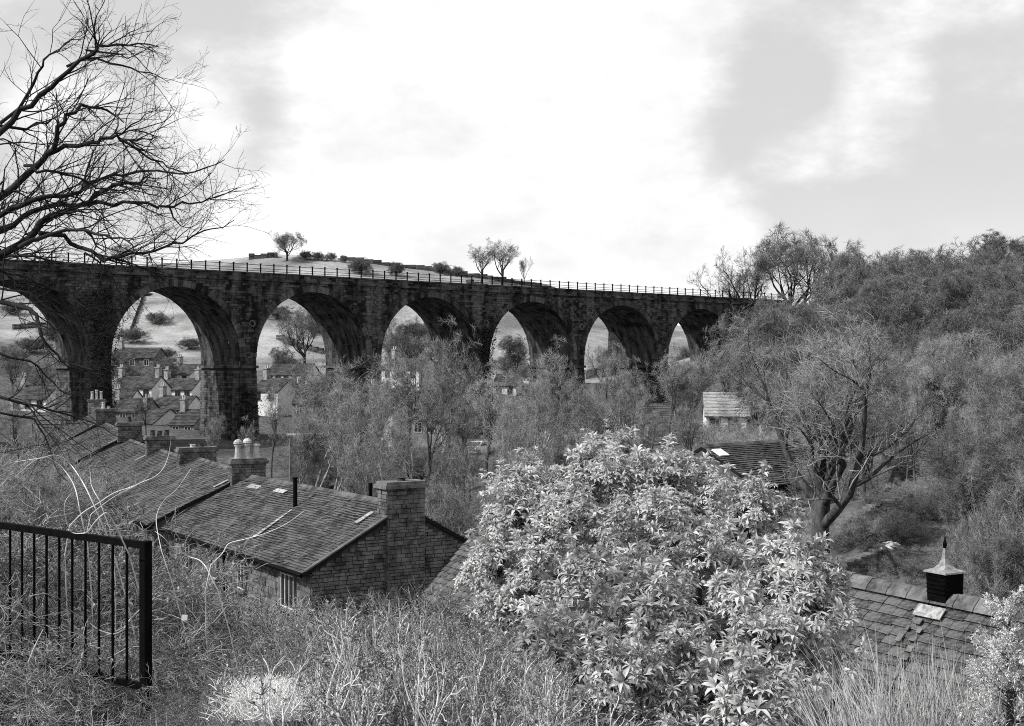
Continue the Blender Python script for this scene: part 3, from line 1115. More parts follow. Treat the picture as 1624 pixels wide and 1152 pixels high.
def long_barn():
    """stone-slated range behind the rhododendrons: the nearest 300 slates are parts, the rest one mass"""
    rng = random.Random(9)
    A, B = V((10.4, 20.4, 0)), V((-0.55, 40.4, 0))
    u = (B - A)
    L = u.length
    u.normalize()
    lv = V((-u.y, u.x, 0))
    zz = V((0, 0, 1))
    ridge, w = -4.28, 2.4
    drop = 2.5
    ground = -9.6
    root = thing('stone_barn', A + u * (L / 2) + zz * ground, 'low stone barn with thick mossy slates and a lead-capped ridge ventilator', 'barn')
    ring = [(-w + 0.3, ground - 1), (w - 0.3, ground - 1), (w - 0.3, ridge - drop), (0, ridge - 0.15), (-w + 0.3, ridge - drop)]
    wb = MB()
    wb.prism([A + lv * a + zz * b for a, b in ring], [A + u * (L - 0.15) + lv * a + zz * b for a, b in ring])
    wo = wb.build('wall', M['stone_core'], root)
    st = MB()

    def ins(x, z):
        y = x - (w - 0.3)
        return ground + z < ridge - 0.25 - abs(y) * drop / w
    stone_face(st, rng, A + u * (L - 0.15) - lv * (w - 0.3) + zz * ground, lv, zz, u, 2 * w - 0.6, ridge - ground, 0.4, 0.2, ins)
    stone_face(st, rng, A + lv * (w - 0.3) + zz * ground, u, zz, lv, L - 0.15, ridge - drop - ground - 0.1, 0.42, 0.21)
    st.build('stonework', M['stone'], wo, kind='stuff')
    window(root, A + u * (L - 1.6) + lv * (w - 0.25) + zz * (ridge - drop - 0.75), u, zz, lv, 0.9, 0.9, 1)
    variants = []
    for i in range(10):
        mb = MB()
        e = [rng.uniform(-0.02, 0.02) for _ in range(8)]
        # local frame: x along the course, y down the slope, z out
        W2, H2, T = 0.5, 1.0, 1.0
        top = [(-W2 + e[0] * .5, 0, 0.0), (W2 + e[1] * .5, 0, 0.0), (W2 + e[2], H2 + e[3], T + e[4] * 4), (0.1 + e[6], H2 + e[7] * 1.5, T + e[6] * 4), (-W2 + e[5], H2 - e[3], T - e[4] * 4)]
        mb.prism([(x, y, z - 1.0) for x, y, z in top], top)
        variants.append(mb.mesh('slate', M['slate_near']))
    placed = []
    sh = 0.205
    for side in (1, -1):
        e = lv * side * (w + 0.15) - zz * drop * (w + 0.15) / w
        dn = e.normalized()
        nn = u.cross(dn)
        nn = nn if nn.z > 0 else -nn
        rb = MB()
        rb.box(A + zz * ridge - nn * 0.13, u * L, dn * e.length, nn * 0.12)
        ro = rb.build('roof', M['wood_dark'], root)
        rows = int(e.length / sh)
        mass = MB()
        for j in range(rows):
            hsc = sh * (0.82 + 0.36 * j / rows)
            x = -rng.uniform(0, 0.3)
            while x < L:
                sw = rng.uniform(0.24, 0.46)
                a, b = max(x, 0), min(x + sw, L)
                x += sw
                if b - a < 0.08:
                    continue
                c = A + zz * ridge + u * ((a + b) / 2) + dn * (j * sh - 0.05) + nn * 0.01
                px, py = CX + c.x / c.y * F, HY - c.z / c.y * F
                seen = side == 1 and py < 1085 and ((1335 < px < 1625) or (px < 785))
                placed.append((c, dn, nn, u, b - a, side, ro, mass, seen, c.length, j))
        mass_holder = mass
        if side == 1:
            m1 = (mass, ro)
        else:
            m2 = (mass, ro)
    sel = sorted([p for p in placed if p[8]], key=lambda p: p[9])[:300]
    ids = {id(p) for p in sel}
    for p in placed:
        c, dn, nn, uu, sw, side, ro, mass, seen, dist, j = p
        tilt = rng.uniform(0.03, 0.065)
        yv = dn * (sh * 1.35 + rng.uniform(-0.015, 0.02))
        if id(p) in ids:
            o = bpy.data.objects.new('slate', rng.choice(variants))
            COL.objects.link(o)
            o.parent = ro
            xv = uu * (sw - 0.012)
            zv = nn * (0.03 + tilt * 0.35)
            mm = Matrix((xv, yv, zv)).transposed().to_4x4()
            mm.translation = c - V(world_loc(ro))
            o.matrix_local = mm
        else:
            h = nn * rng.uniform(0.028, 0.05)
            xv = uu * (sw - 0.012)
            a = c - xv / 2
            k = len(mass.v)
            q0, q1 = a + yv + h, a + xv + yv + h
            d = nn * 0.03
            mass.v += [tuple(a), tuple(a + xv), tuple(q1), tuple(q0), tuple(q0 - d), tuple(q1 - d)]
            mass.f += [(k, k + 3, k + 2, k + 1), (k + 3, k + 4, k + 5, k + 2), (k, k + 4, k + 3), (k + 1, k + 2, k + 5)]
    for mass, ro in (m1, m2):
        mass.build('slates', M['slate_near'], ro, kind='stuff')
    rd = MB()
    x = 0.0
    while x < L:
        ww = rng.uniform(0.45, 0.6)
        c = A + u * x + zz * (ridge + 0.02)
        e = rng.uniform(-0.02, 0.02)
        prof = ((0.24, -0.13), (0.2, -0.05), (0.06, 0.09 + e), (-0.06, 0.09 + e), (-0.2, -0.05), (-0.24, -0.13))
        rd.prism([c + lv * a + zz * b for a, b in prof], [c + u * (ww - 0.02) + lv * a + zz * b for a, b in prof])
        x += ww
    rd.build('ridge_tiles', M['stone'], root)
    # ridge ventilator: black louvred box under a swept lead cap with a finial
    p = at(1474, 936, 24.6)
    s = (p - A).dot(u)
    c = A + u * s + zz * ridge
    vb = MB()
    vb.prism([c + u * a * 0.215 + lv * b * 0.215 - zz * 0.2 for a, b in ((-1, -1), (1, -1), (1, 1), (-1, 1))],
             [c + u * a * 0.235 + lv * b * 0.235 + zz * 0.48 for a, b in ((-1, -1), (1, -1), (1, 1), (-1, 1))])
    vo = vb.build('ventilator', M['iron'], root)
    lo = MB()
    for i in range(5):
        for (a, b) in ((u, lv), (lv, u)):
            for sg in (-1, 1):
                lo.cbox(c + b * (sg * 0.235) + zz * (0.1 + 0.08 * i), a * 0.42, b * 0.03, zz * 0.02)
    lo.build('louvre', M['iron'], vo)
    cp = MB()
    prof = [(0.34, 0.46), (0.33, 0.49), (0.18, 0.535), (0.095, 0.61), (0.058, 0.71), (0.038, 0.82), (0.024, 0.92)]
    for (r0, z0), (r1, z1) in zip(prof, prof[1:]):
        for i in range(4):
            q0, q1 = [(1, 1), (-1, 1), (-1, -1), (1, -1)][i], [(-1, 1), (-1, -1), (1, -1), (1, 1)][i]
            f = 0.8
            cp.quad(c + (u * q0[0] + lv * q0[1]) * r0 * f + zz * z0, c + (u * q1[0] + lv * q1[1]) * r0 * f + zz * z0,
                    c + (u * q1[0] + lv * q1[1]) * r1 * f + zz * z1, c + (u * q0[0] + lv * q0[1]) * r1 * f + zz * z1)
    cp.quad(*[c + (u * a + lv * b) * 0.272 + zz * 0.46 for a, b in ((1, 1), (1, -1), (-1, -1), (-1, 1))])
    cp.build('cap', M['steel'], vo)
    fn = MB()
    fn.tube([c + zz * 0.91, c + zz * 0.99, c + zz * 1.06, c + zz * 1.16], [0.03, 0.04, 0.018, 0.004], 8)
    fn.build('finial', M['iron'], vo)
    # lead apron below the ventilator
    e = (lv * w - zz * drop).normalized()
    nn = u.cross(e)
    nn = nn if nn.z > 0 else -nn
    ap = MB()
    ap.box(c - u * 0.30 + e * 0.30 + nn * 0.09, u * 0.66, e * 0.26, nn * 0.02)
    ap.build('lead_apron', M['mortar'], root)
    ap = MB()
    for i in range(8):
        ap.box(c + u * (0.02 - 0.03 * i + rng.uniform(-0.05, 0.05)) + e * (0.6 + 0.2 * i) + nn * 0.088, u * rng.uniform(0.07, 0.16), e * rng.uniform(0.08, 0.17), nn * 0.012)
        if i < 3:
            ap.box(c + u * (0.22 + rng.uniform(-0.05, 0.05)) + e * (0.6 + 0.2 * i) + nn * 0.088, u * rng.uniform(0.08, 0.14), e * rng.uniform(0.08, 0.17), nn * 0.012)
    ap.build('lime_streaks', M['stone'], root, kind='stuff')


long_barn()


def village_house(px, py_ridge, Y, wpx, wall_h, yaw, wallm, label, group, chim=True, depth=6.5, roof_m='slate_far', nwin=3, rise=2.2, rows=2, pot=True):
    """plain two-storey house: ridge centre at the photo pixel, yaw of its front in degrees"""
    rng = random.Random(int(px * 7 + py_ridge))
    c = at(px, py_ridge, Y)
    L = wpx / F * Y / max(0.35, abs(math.cos(math.radians(yaw))))
    a = math.radians(yaw)
    u = V((math.cos(a), math.sin(a), 0))
    n = V((math.sin(a), -math.cos(a), 0))      # front, towards the camera
    zz = V((0, 0, 1))
    ridge = c.z
    eave = ridge - rise
    base = eave - wall_h
    g = min(base, hgt(c.x, c.y)) - 0.6
    root = thing('village_house', V((c.x, c.y, base)), label, 'house', group)
    o = V((c.x, c.y, 0)) - u * (L / 2)
    hw = depth / 2
    ring = [(-hw, g), (hw, g), (hw, eave), (0, ridge - 0.1), (-hw, eave)]
    wb = MB()
    wb.prism([o + n * p + zz * q for p, q in ring], [o + u * L + n * p + zz * q for p, q in ring])
    wb.build('wall', M[wallm], root)
    for sd in (1, -1):
        e = n * sd * (hw + 0.25) + zz * (eave - ridge) * (hw + 0.25) / hw
        dn = e.normalized()
        nn = u.cross(dn)
        nn = nn if nn.z > 0 else -nn
        rb = MB()
        slate_field(rb, rng, o - u * 0.15 + zz * ridge, u, dn, nn, L + 0.3, e.length, *((0.5, 0.24, 0.025) if Y < 130 else (0.8, 0.36, 0.04)))
        rb.box(o - u * 0.15 + zz * ridge - nn * 0.08, u * (L + 0.3), dn * e.length, nn * 0.08)
        rb.build('roof', M[roof_m], root)
    for r in range(rows):
        zc = eave - 0.9 - 2.5 * r
        if zc < base + 0.5:
            break
        for i in range(nwin):
            s = L * (i + 0.5) / nwin
            door = r == rows - 1 and i == nwin // 2 and rows > 1
            wn_ = MB()
            w, h = (0.95, 2.0) if door else (1.0, 1.25)
            wn_.cbox(o + u * s + n * (hw + 0.01) + zz * (zc - (0.4 if door else 0)), u * w, n * 0.1, zz * h)
            wo_ = wn_.build('door' if door else 'window', M['frame'] if wallm != 'white' else M['stone'], root)
            if not door:
                for s2 in (-1, 1):
                    pn = MB()
                    pn.cbox(o + u * (s + s2 * w * 0.23) + n * (hw + 0.065) + zz * zc, u * w * 0.38, n * 0.02, zz * h * 0.85)
                    pn.build('pane', M['glass'], wo_)
    if chim:
        for s in ((0.5, L - 0.5) if chim == 2 else (0.5,)):
            cm = MB()
            cc = o + u * s
            cm.cbox(V((cc.x, cc.y, ridge + 0.4)), u * 0.7, n * 1.1, zz * 2.0)
            cm.cbox(V((cc.x, cc.y, ridge + 1.45)), u * 0.85, n * 1.25, zz * 0.15)
            co = cm.build('chimney', M['stone_pale'], root)
            for k in (-0.3, 0.3):
                pm = MB()
                p = V((cc.x, cc.y, ridge + 1.5)) + n * k
                pm.tube([p, p + zz * 0.55], [0.15, 0.12], 8)
                pm.build('pot', M['pot'], co)
    return root


VG = 'village houses beyond the viaduct'
village = [
    # px, ridge y, Y, width px, wall height, yaw, wall, label, chimneys, nwin
    (222, 597, 225, 72, 4.6, -14, 'white', 'white rendered house left of the white row, seen through the largest arch', 2, 4),
    (290, 600, 232, 62, 4.6, -16, 'white', 'white rendered house at the right jamb of the largest arch', 2, 4),
    (212, 632, 200, 60, 4.2, -12, 'grey_render', 'grey house lower down the slope in the largest arch, left of the pale one', 1, 3),
    (282, 628, 205, 62, 4.4, -18, 'white', 'pale house lower down the slope in the largest arch, nearest its right pier', 1, 4),
    (222, 552, 255, 70, 2.4, -10, 'stone', 'dark stone house with a broad roof standing above the white row', 1, 3),
    (466, 577, 240, 66, 1.6, -15, 'white', 'long low white house across the foot of the second arch', 0, 5),
    (652, 568, 232, 62, 5.4, -32, 'white', 'pale house with a chimney in the third arch', 1, 3),
    (806, 594, 235, 36, 4.0, -12, 'white', 'white gabled house half hidden behind the ivied pier', 0, 2),
    (838, 662, 150, 104, 1.2, -8, 'grey_render', 'long low shed with a pale roof behind the parked cars', 0, 3),
    (952, 608, 240, 50, 3.2, -20, 'white', 'small white cottage at the foot of the fifth arch', 0, 2),
    (198, 618, 214, 40, 3.4, -8, 'white', 'narrow white cottage wedged between the pale and grey houses in the largest arch', 1, 2),
    (250, 648, 190, 46, 2.8, -30, 'white', 'lowest white cottage at the foot of the largest arch', 1, 2),
    (306, 650, 186, 40, 2.6, -14, 'grey_render', 'grey cottage low beside the right pier of the largest arch', 1, 2),
    (300, 578, 262, 40, 3.0, -24, 'white', 'small pale house highest on the slope, right side of the largest arch', 1, 2),
    (62, 612, 205, 60, 3.4, -10, 'white', 'white house seen through the leftmost arch', 1, 3),
    (440, 600, 205, 46, 3.0, -26, 'white', 'white cottage low in the second arch beside the pier', 1, 2),
    (498, 618, 198, 50, 2.8, -8, 'grey_render', 'grey cottage low in the second arch among the trees', 1, 2),
    (612, 628, 168, 54, 2.6, -18, 'white', 'white cottage behind the trees between the second and third arches', 1, 2),
    (690, 640, 165, 60, 2.4, -6, 'grey_render', 'grey cottage behind the trees below the third arch', 1, 3),
    (905, 655, 160, 46, 2.0, -20, 'white', 'white cottage behind the trees below the fourth pier', 0, 2),
    (1040, 640, 150, 56, 2.4, -12, 'white', 'white cottage behind the trees below the fifth pier', 1, 3),
    (1160, 622, 118, 84, 3.6, -6, 'white', 'white rendered house with pale roof among the trees right of the viaduct', 0, 3),
    (1270, 655, 105, 44, 3.0, -38, 'white', 'small white house behind the fork of the great bare tree', 0, 2),
    (1470, 712, 62, 60, 0.9, -30, 'white', 'low white bungalow glimpsed through the thicket on the right', 0, 2),
]
for (px, py, Y, w, h, yaw, wm, lb, ch, nw) in village:
    village_house(px, py, Y, w, h, yaw, wm, lb, VG if Y > 190 else None, chim=ch, nwin=nw, roof_m='grey_render' if px in (1160, 1452) else 'slate_far', rise=1.9)


def cottage():
    rng = random.Random(21)
    A, B = at(1112, 706, 66), at(1262, 722, 72)
    root, A3, u, lv = row_house('stone_cottage', 'dark stone cottage with black window openings beyond the rhododendrons', (B.x, B.y), (A.x, A.y), 3.2, 3.0, -4.0, -5.7,
                                hgt(A.x, A.y) - 0.3, rng, None, 0.32, 0.17, cat='cottage', slate_m=M['slate_far'])
    zz = V((0, 0, 1))
    for s in (1.2, 2.6, 3.9):
        window(root, A3 + u * s + lv * (3.2 - 0.2) + zz * (-6.55), u, zz, lv, 0.8, 1.0, 1, M['stone'])
    sd = (lv * 3.2 - zz * 1.7).normalized()
    nn = u.cross(sd)
    nn = nn if nn.z > 0 else -nn
    L = (V((A.x, A.y, 0)) - V((B.x, B.y, 0))).length
    rl = MB()
    rl.box(A3 + u * (L - 1.0) + zz * -4.0 + sd * 0.45 + nn * 0.06, u * 0.75, sd * 0.6, nn * 0.06)
    rl.build('rooflight', M['white'], root)


cottage()


def shed():
    """low garden outhouse with flat pale roof right of the second pier"""
    p = at(490, 690, 118)
    g = hgt(p.x, p.y)
    root = thing('garden_shed', V((p.x, p.y, g)), 'low shed with a pale flat roof among the trees behind the cottages', 'shed')
    u, n, zz = V((0.98, 0.2, 0)), V((0.2, -0.98, 0)), V((0, 0, 1))
    h = p.z - g
    wl = MB()
    wl.cbox(V((p.x, p.y, g + h / 2 - 0.3)), u * 3.4, n * 2.6, zz * (h + 0.5))
    wl.build('wall', M['stone'], root)
    rf = MB()
    rf.cbox(V((p.x, p.y, g + h + 0.02)), u * 3.8, n * 3.0, zz * 0.14)
    rf.build('roof', M['grey_render'], root)
    dr = MB()
    dr.cbox(V((p.x, p.y, g + h - 1.1)) + n * 1.32, u * 0.9, n * 0.06, zz * 1.9)
    dr.build('door', M['wood_dark'], root)


shed()


def car(px, py, Y, yaw, label):
    p = at(px, py, Y)
    g = hgt(p.x, p.y)
    root = thing('parked_car', V((p.x, p.y, g)), label, 'car', 'cars parked below the viaduct')
    a = math.radians(yaw)
    f, s, zz = V((math.cos(a), math.sin(a), 0)), V((-math.sin(a), math.cos(a), 0)), V((0, 0, 1))
    o = V((p.x, p.y, g))
    prof = [(-2.05, 0.35), (-2.1, 0.75), (-1.95, 0.98), (-1.3, 1.42), (0.3, 1.47), (1.0, 1.0), (1.85, 0.85), (2.1, 0.62), (2.08, 0.32)]
    body = MB()
    rows = []
    for t, k in ((-0.86, 0.9), (-0.8, 1.0), (0.8, 1.0), (0.86, 0.9)):
        rows.append([o + f * x * (1 if abs(t) < 0.85 else 0.985) + s * (t * (1 if z < 1.0 else 0.86)) + zz * (z * (k if z > 0.9 else 1) if z > 0.9 else z) for x, z in prof])
    for r0, r1 in zip(rows, rows[1:]):
        for i in range(len(prof)):
            j = (i + 1) % len(prof)
            body.quad(r0[i], r0[j], r1[j], r1[i])
    body.poly(rows[0])
    body.poly(rows[-1][::-1])
    body.build('body', M['car'], root)
    wn_ = MB()
    wn_.quad(o + f * 0.36 + s * 0.62 + zz * 1.44, o + f * 0.36 - s * 0.62 + zz * 1.44, o + f * 1.02 - s * 0.7 + zz * 1.03, o + f * 1.02 + s * 0.7 + zz * 1.03)
    wn_.build('windscreen', M['glass'], root)
    for sg in (-1, 1):
        w2 = MB()
        w2.poly([o + f * x + s * sg * q + zz * z for x, z, q in ((-1.6, 1.03, 0.875), (0.85, 1.03, 0.875), (0.3, 1.38, 0.8), (-1.2, 1.36, 0.8))])
        w2.build('side_window', M['glass'], root)
        for x in (-1.3, 1.3):
            wh = MB()
            wh.tube([o + f * x + s * sg * 0.72 + zz * 0.32, o + f * x + s * sg * 0.9 + zz * 0.32], 0.32, 12)
            wo_ = wh.build('wheel', M['tyre'], root)
            rm = MB()
            rm.tube([o + f * x + s * sg * 0.9 + zz * 0.32, o + f * x + s * sg * 0.915 + zz * 0.32], 0.19, 10)
            rm.build('rim', M['steel'], wo_)
        hl = MB()
        hl.cbox(o + f * 2.08 + s * sg * 0.62 + zz * 0.68, f * 0.08, s * 0.34, zz * 0.16)
        hl.build('headlight', M['steel'], root)


car(758, 716, 146, -118, 'white car parked facing the camera between bare trees')
car(802, 714, 150, -150, 'white car parked behind the trees, right of the other one')

# ------------------------------------------------------------------ walls and garden


def stone_wall(name, pts, h, w, label, group=None, m='wall', step=0.5, jag=0.08, base=0.4, cat='wall'):
    """dry-stone wall that follows the ground along pts (xy)"""
    rng = random.Random(int(abs(pts[0][0] * 13 + pts[0][1] * 7)))
    P = [V((p[0], p[1], 0)) for p in pts]
    mid = P[len(P) // 2]
    root_z = hgt(mid.x, mid.y)
    root = thing(name, V((mid.x, mid.y, root_z)), label, cat, group)
    core, st = MB(), MB()
    zz = V((0, 0, 1))
    for a, b in zip(P, P[1:]):
        u = b - a
        L = u.length
        u.normalize()
        n = V((u.y, -u.x, 0))
        if n.y > 0:
            n = -n
        x = 0.0
        while x < L:
            ww = min(step * rng.uniform(0.7, 1.4), L - x)
            c = a + u * (x + ww / 2)
            g = hgt(c.x, c.y)
            z = g - base
            top = g + h + rng.uniform(-jag, jag)
            while z < top - 0.03:
                sh = min(step * 0.45 * rng.uniform(0.8, 1.3), top - z)
                e = rng.uniform(0, 0.05) * (step / 0.5)
                st.cbox(V((c.x, c.y, z + sh / 2)) + n * (e / 2), u * (ww - 0.02 * step / 0.5), n * (w + e), zz * (sh - 0.02 * step / 0.5))
                z += sh
            x += ww
    st.build('stones', M[m], root, kind='stuff')
    return root


def gp(px, Y):
    return ((px - CX) / F * Y, Y)


stone_wall('field_wall', [gp(540, 417), gp(620, 416), gp(700, 416), gp(790, 414), gp(880, 412)], 1.2, 0.9, 'dark dry-stone wall along the skyline pasture left of the twin trees', None, 'wall', 2.2, 0.25)
stone_wall('field_wall', [gp(395, 416), gp(440, 416)], 1.5, 1.5, 'dark stone ruin-like wall end on the skyline beside the round tree', None, 'wall', 2.2, 0.6)
stone_wall('field_wall', [gp(740, 404), gp(800, 396), gp(880, 390)], 1.5, 0.8, 'lower dark field wall crossing the pasture behind the railing', None, 'wall', 2.2, 0.2)
stone_wall('field_wall', [gp(930, 300), gp(960, 298), gp(1000, 295)], 1.2, 0.8, 'field wall crossing the pale pasture in the fifth arch', None, 'wall', 1.6, 0.2)
stone_wall('field_wall', [gp(180, 300), gp(260, 292), gp(330, 286)], 1.2, 0.8, 'field wall under the pale pasture in the largest arch', None, 'wall', 1.8, 0.2)
stone_wall('garden_wall', [gp(1330, 43), gp(1395, 43.5), gp(1446, 43.4)], 0.6, 0.5, 'upper garden retaining wall beside the great bare tree', 'garden terrace walls', 'stone', 0.22, 0.03)
stone_wall('garden_wall', [gp(1335, 38), gp(1395, 38.3), gp(1432, 38.2)], 0.6, 0.5, 'lower garden retaining wall with a pale rock on its end', 'garden terrace walls', 'stone', 0.22, 0.03)
stone_wall('garden_wall', [gp(1215, 41), gp(1250, 40), gp(1310, 39)], 0.6, 0.4, 'garden wall beside the small stone gatepost under the great bare tree', 'garden terrace walls', 'stone', 0.22, 0.03)


def rock(px, py, Y, r, m, label, name='rock', cat='rock', squash=0.6):
    rng = np.random.default_rng(int(px))
    import bmesh
    bm = bmesh.new()
    bmesh.ops.create_icosphere(bm, subdivisions=3, radius=r)
    p = at(px, py, Y)
    for v in bm.verts:
        n = v.co.normalized()
        f = 1 + 0.22 * math.sin(n.x * 5 + px) * math.cos(n.y * 4.3) + 0.13 * math.sin(n.z * 9 + n.x * 7)
        v.co = V((v.co.x * 1.4 * f, v.co.y * f, v.co.z * squash * f))
    me = bpy.data.meshes.new(name)
    bm.to_mesh(me)
    bm.free()
    me.materials.append(M[m])
    o = bpy.data.objects.new(name, me)
    COL.objects.link(o)
    o.location = (p.x, p.y, p.z)
    return tag(o, label, cat)


rx_, ry_ = gp(1412, 38.2)
rock(1412, HY - (hgt(rx_, ry_) + 0.68) / 38.2 * F, 38.2, 0.2, 'pale_rock', 'pale rock lying on the end of the lower garden wall')


def gatepost():
    p = at(1270, 866, 39.6)
    g = hgt(p.x, p.y)
    mb = MB()
    zz = V((0, 0, 1))
    b = V((p.x, p.y, g - 0.2))
    h = at(1270, 851, 39.6).z - b.z
    mb.prism([b + V((x, y, 0)) * 0.14 for x, y in ((-1, -1), (1, -1), (1, 1), (-1, 1))], [b + V((x, y, 0)) * 0.125 + zz * h for x, y in ((-1, -1), (1, -1), (1, 1), (-1, 1))])
    mb.prism([b + V((x, y, 0)) * 0.125 + zz * h for x, y in ((-1, -1), (1, -1), (1, 1), (-1, 1))], [b + V((x, y, 0)) * 0.06 + zz * (h + 0.06) for x, y in ((-1, -1), (1, -1), (1, 1), (-1, 1))])
    o = mb.build('stone_gatepost', M['stone_pale'])
    tag(o, 'small square stone gatepost at the foot of the great bare tree', 'gatepost')


gatepost()


def railing():
    P0 = at(231, 858, 10.0)           # near end post
    d = V((-math.sin(math.radians(51)), math.cos(math.radians(51)), 0))
    zz = V((0, 0, 1))
    n = V((d.y, -d.x, 0))
    g = hgt(P0.x, P0.y)
    root = thing('iron_railing', V((P0.x, P0.y, g)), 'black iron railing panel with square end post in front of the brambles', 'railing')
    L = 2.6
    b = P0 - d * 0.0
    post = MB()
    hp = P0.z - g + 0.35
    post.cbox(P0 - zz * (hp / 2), d * 0.066, n * 0.066, zz * hp)
    post.build('post', M['iron'], root)
    post2 = MB()
    q = P0 + d * L
    post2.cbox(q - zz * (hp / 2), d * 0.066, n * 0.066, zz * hp)
    post2.build('post', M['iron'], root)
    tr = MB()
    tr.cbox(P0 + d * (L / 2) - zz * 0.034, d * (L - 0.066), n * 0.04, zz * 0.055)
    tr.build('top_rail', M['iron'], root)
    br = MB()
    br.cbox(P0 + d * (L / 2) - zz * 1.095, d * (L - 0.066), n * 0.03, zz * 0.05)
    br.build('bottom_rail', M['iron'], root)
    bar = MB()
    base = P0 + d * 0.235
    bar.tube([base - zz * 1.07, base - zz * 0.0615], 0.011, 8)
    bo = bar.build('baluster', M['iron'], root)
    for i in range(1, 13):
        q = bo.copy()
        COL.objects.link(q)
        q.parent = root
        q.location = bo.location + d * (0.181 * i)


railing()

# ------------------------------------------------------------------ bare trees
PROTO = {}


def proto(key, name, barkm, twigm, **kw):
    w, t = tree_mesh(**kw)
    PROTO[key] = dict(name=name, trunk=w.mesh('trunk', M[barkm], smooth=True), crown=t.mesh('crown', M[twigm]), H=kw.get('H', 10.0))


def plant(key, x, y, height, label, cat='tree', group=None, rot=None, sx=1.0, z=None, sink=0.15, name=None):
    p = PROTO[key]
    g = hgt(x, y) if z is None else z
    root = thing(name or p['name'], V((x, y, g - sink)), label, cat, group)
    s = height / p['H']
    root.scale = (s * sx, s * sx, s)
    root.rotation_euler.z = R.uniform(0, 6.283) if rot is None else rot
    for part in ('trunk', 'crown'):
        o = bpy.data.objects.new(part, p[part])
        COL.objects.link(o)
        o.parent = root
    return root


# dense mid-distance trees
proto('great', 'great_tree', 'bark', 'twig', seed=121, trunk=0.3, limbs=8, counts=(6, 6, 5), twigs=6, twig_len=0.5, twig_r=0.006, trunk_r=0.36, limb_ang=44, limb_len=0.62, wander=0.15, dome=0.46)
proto('ash_a', 'bare_tree', 'bark_pale', 'twig', seed=102, trunk=0.34, limbs=6, counts=(5, 5, 5), twigs=4, twig_len=0.5, twig_r=0.0085, trunk_r=0.17, limb_ang=34, limb_len=0.52, dome=0.36)
proto('ash_b', 'bare_tree', 'bark', 'twig', seed=103, trunk=0.42, limbs=6, counts=(5, 5, 4), twigs=4, twig_len=0.5, twig_r=0.0085, trunk_r=0.15, limb_ang=30, limb_len=0.5, dome=0.3)
proto('ash_c', 'bare_tree', 'bark_pale', 'twig', seed=104, trunk=0.3, limbs=5, counts=(5, 5, 4), twigs=4, twig_len=0.5, twig_r=0.0085, trunk_r=0.13, limb_ang=30, limb_len=0.5, stems=3, dome=0.34)
proto('wood_a', 'woodland_tree', 'bark', 'twig_far', seed=105, dome=0.42, trunk=0.3, limbs=7, counts=(6, 5, 5), twigs=4, twig_len=0.7, twig_r=0.015, trunk_r=0.2, limb_ang=40, minr=0.012)
proto('wood_b', 'woodland_tree', 'bark', 'twig_far', seed=106, dome=0.46, trunk=0.25, limbs=7, counts=(6, 5, 4), twigs=5, twig_len=0.75, twig_r=0.015, trunk_r=0.2, limb_ang=44, minr=0.012)
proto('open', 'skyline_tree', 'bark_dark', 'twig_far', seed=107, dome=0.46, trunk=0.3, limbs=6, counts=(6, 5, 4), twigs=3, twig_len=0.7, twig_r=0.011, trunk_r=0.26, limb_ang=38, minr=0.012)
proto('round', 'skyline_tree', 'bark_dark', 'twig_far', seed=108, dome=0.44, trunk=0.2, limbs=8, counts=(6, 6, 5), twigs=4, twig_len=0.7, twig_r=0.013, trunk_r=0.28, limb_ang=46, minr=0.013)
proto('birch', 'bare_birch', 'bark', 'twig', seed=109, dome=0.36, trunk=0.35, limbs=8, counts=(6, 6, 6), twigs=6, twig_len=0.6, twig_r=0.0058, trunk_r=0.13, limb_ang=34, stems=2, twig_up=-0.02)
proto('bush', 'bare_bush', 'bark', 'twig', seed=110, trunk=0.1, limbs=4, counts=(5, 5, 4), twigs=6, twig_len=0.7, twig_r=0.011, trunk_r=0.09, limb_ang=45, stems=7, squash=1.25, twig_up=0.03)
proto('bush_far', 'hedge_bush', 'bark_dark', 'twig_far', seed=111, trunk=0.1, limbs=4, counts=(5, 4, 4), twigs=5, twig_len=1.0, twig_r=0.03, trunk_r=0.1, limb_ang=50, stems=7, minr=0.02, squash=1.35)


def tall(px, ytop, Y):
    """ground position and height of a tree whose top shows at (px, ytop)"""
    p = at(px, ytop, Y)
    return p.x, p.y, p.z - hgt(p.x, p.y)


def put(key, px, ytop, Y, label, cat='tree', group=None, sx=1.0, rot=None):
    x, y, h = tall(px, ytop, Y)
    return plant(key, x, y, max(h, 1.0), label, cat, group, rot, sx)


put('great', 1300, 455, 39.5, 'great spreading bare tree with thick forked trunk above the garden walls', sx=1.0, rot=2.3)
put('open', 764, 382, 408, 'left of the twin bare skyline trees behind the railing', sx=1.15)
put('open', 796, 370, 406, 'right, taller one of the twin bare skyline trees behind the railing', sx=1.05, rot=2.0)
put('open', 832, 402, 412, 'slender bare skyline tree right of the twin trees', sx=0.55, rot=4)
put('round', 455, 364, 412, 'round wind-leaning tree standing on the skyline pasture', sx=1.3)
for i, (px, yt, Y, sx) in enumerate([(484, 396, 414, 0.8), (505, 398, 414, 0.8), (524, 399, 414, 0.75), (545, 404, 413, 0.7), (572, 408, 400, 0.8), (628, 415, 402, 0.7), (700, 414, 413, 0.9), (724, 421, 413, 0.8)]):
    put('bush_far', px, yt, Y, '%s dark bush from the left in the skyline hedge right of the round tree' % ['first', 'second', 'third', 'fourth', 'fifth', 'sixth', 'seventh', 'eighth'][i], 'bush', 'skyline hedge bushes', sx)
put('open', 1154, 402, 246, 'short many-branched tree at the far end of the viaduct railing', sx=0.9)
put('open', 1188, 374, 240, 'slim upright tree rising behind the viaduct end', sx=0.75, rot=1)
put('round', 1256, 345, 232, 'tallest domed bare tree at the edge of the right-hand wood', sx=0.95, rot=2.2)
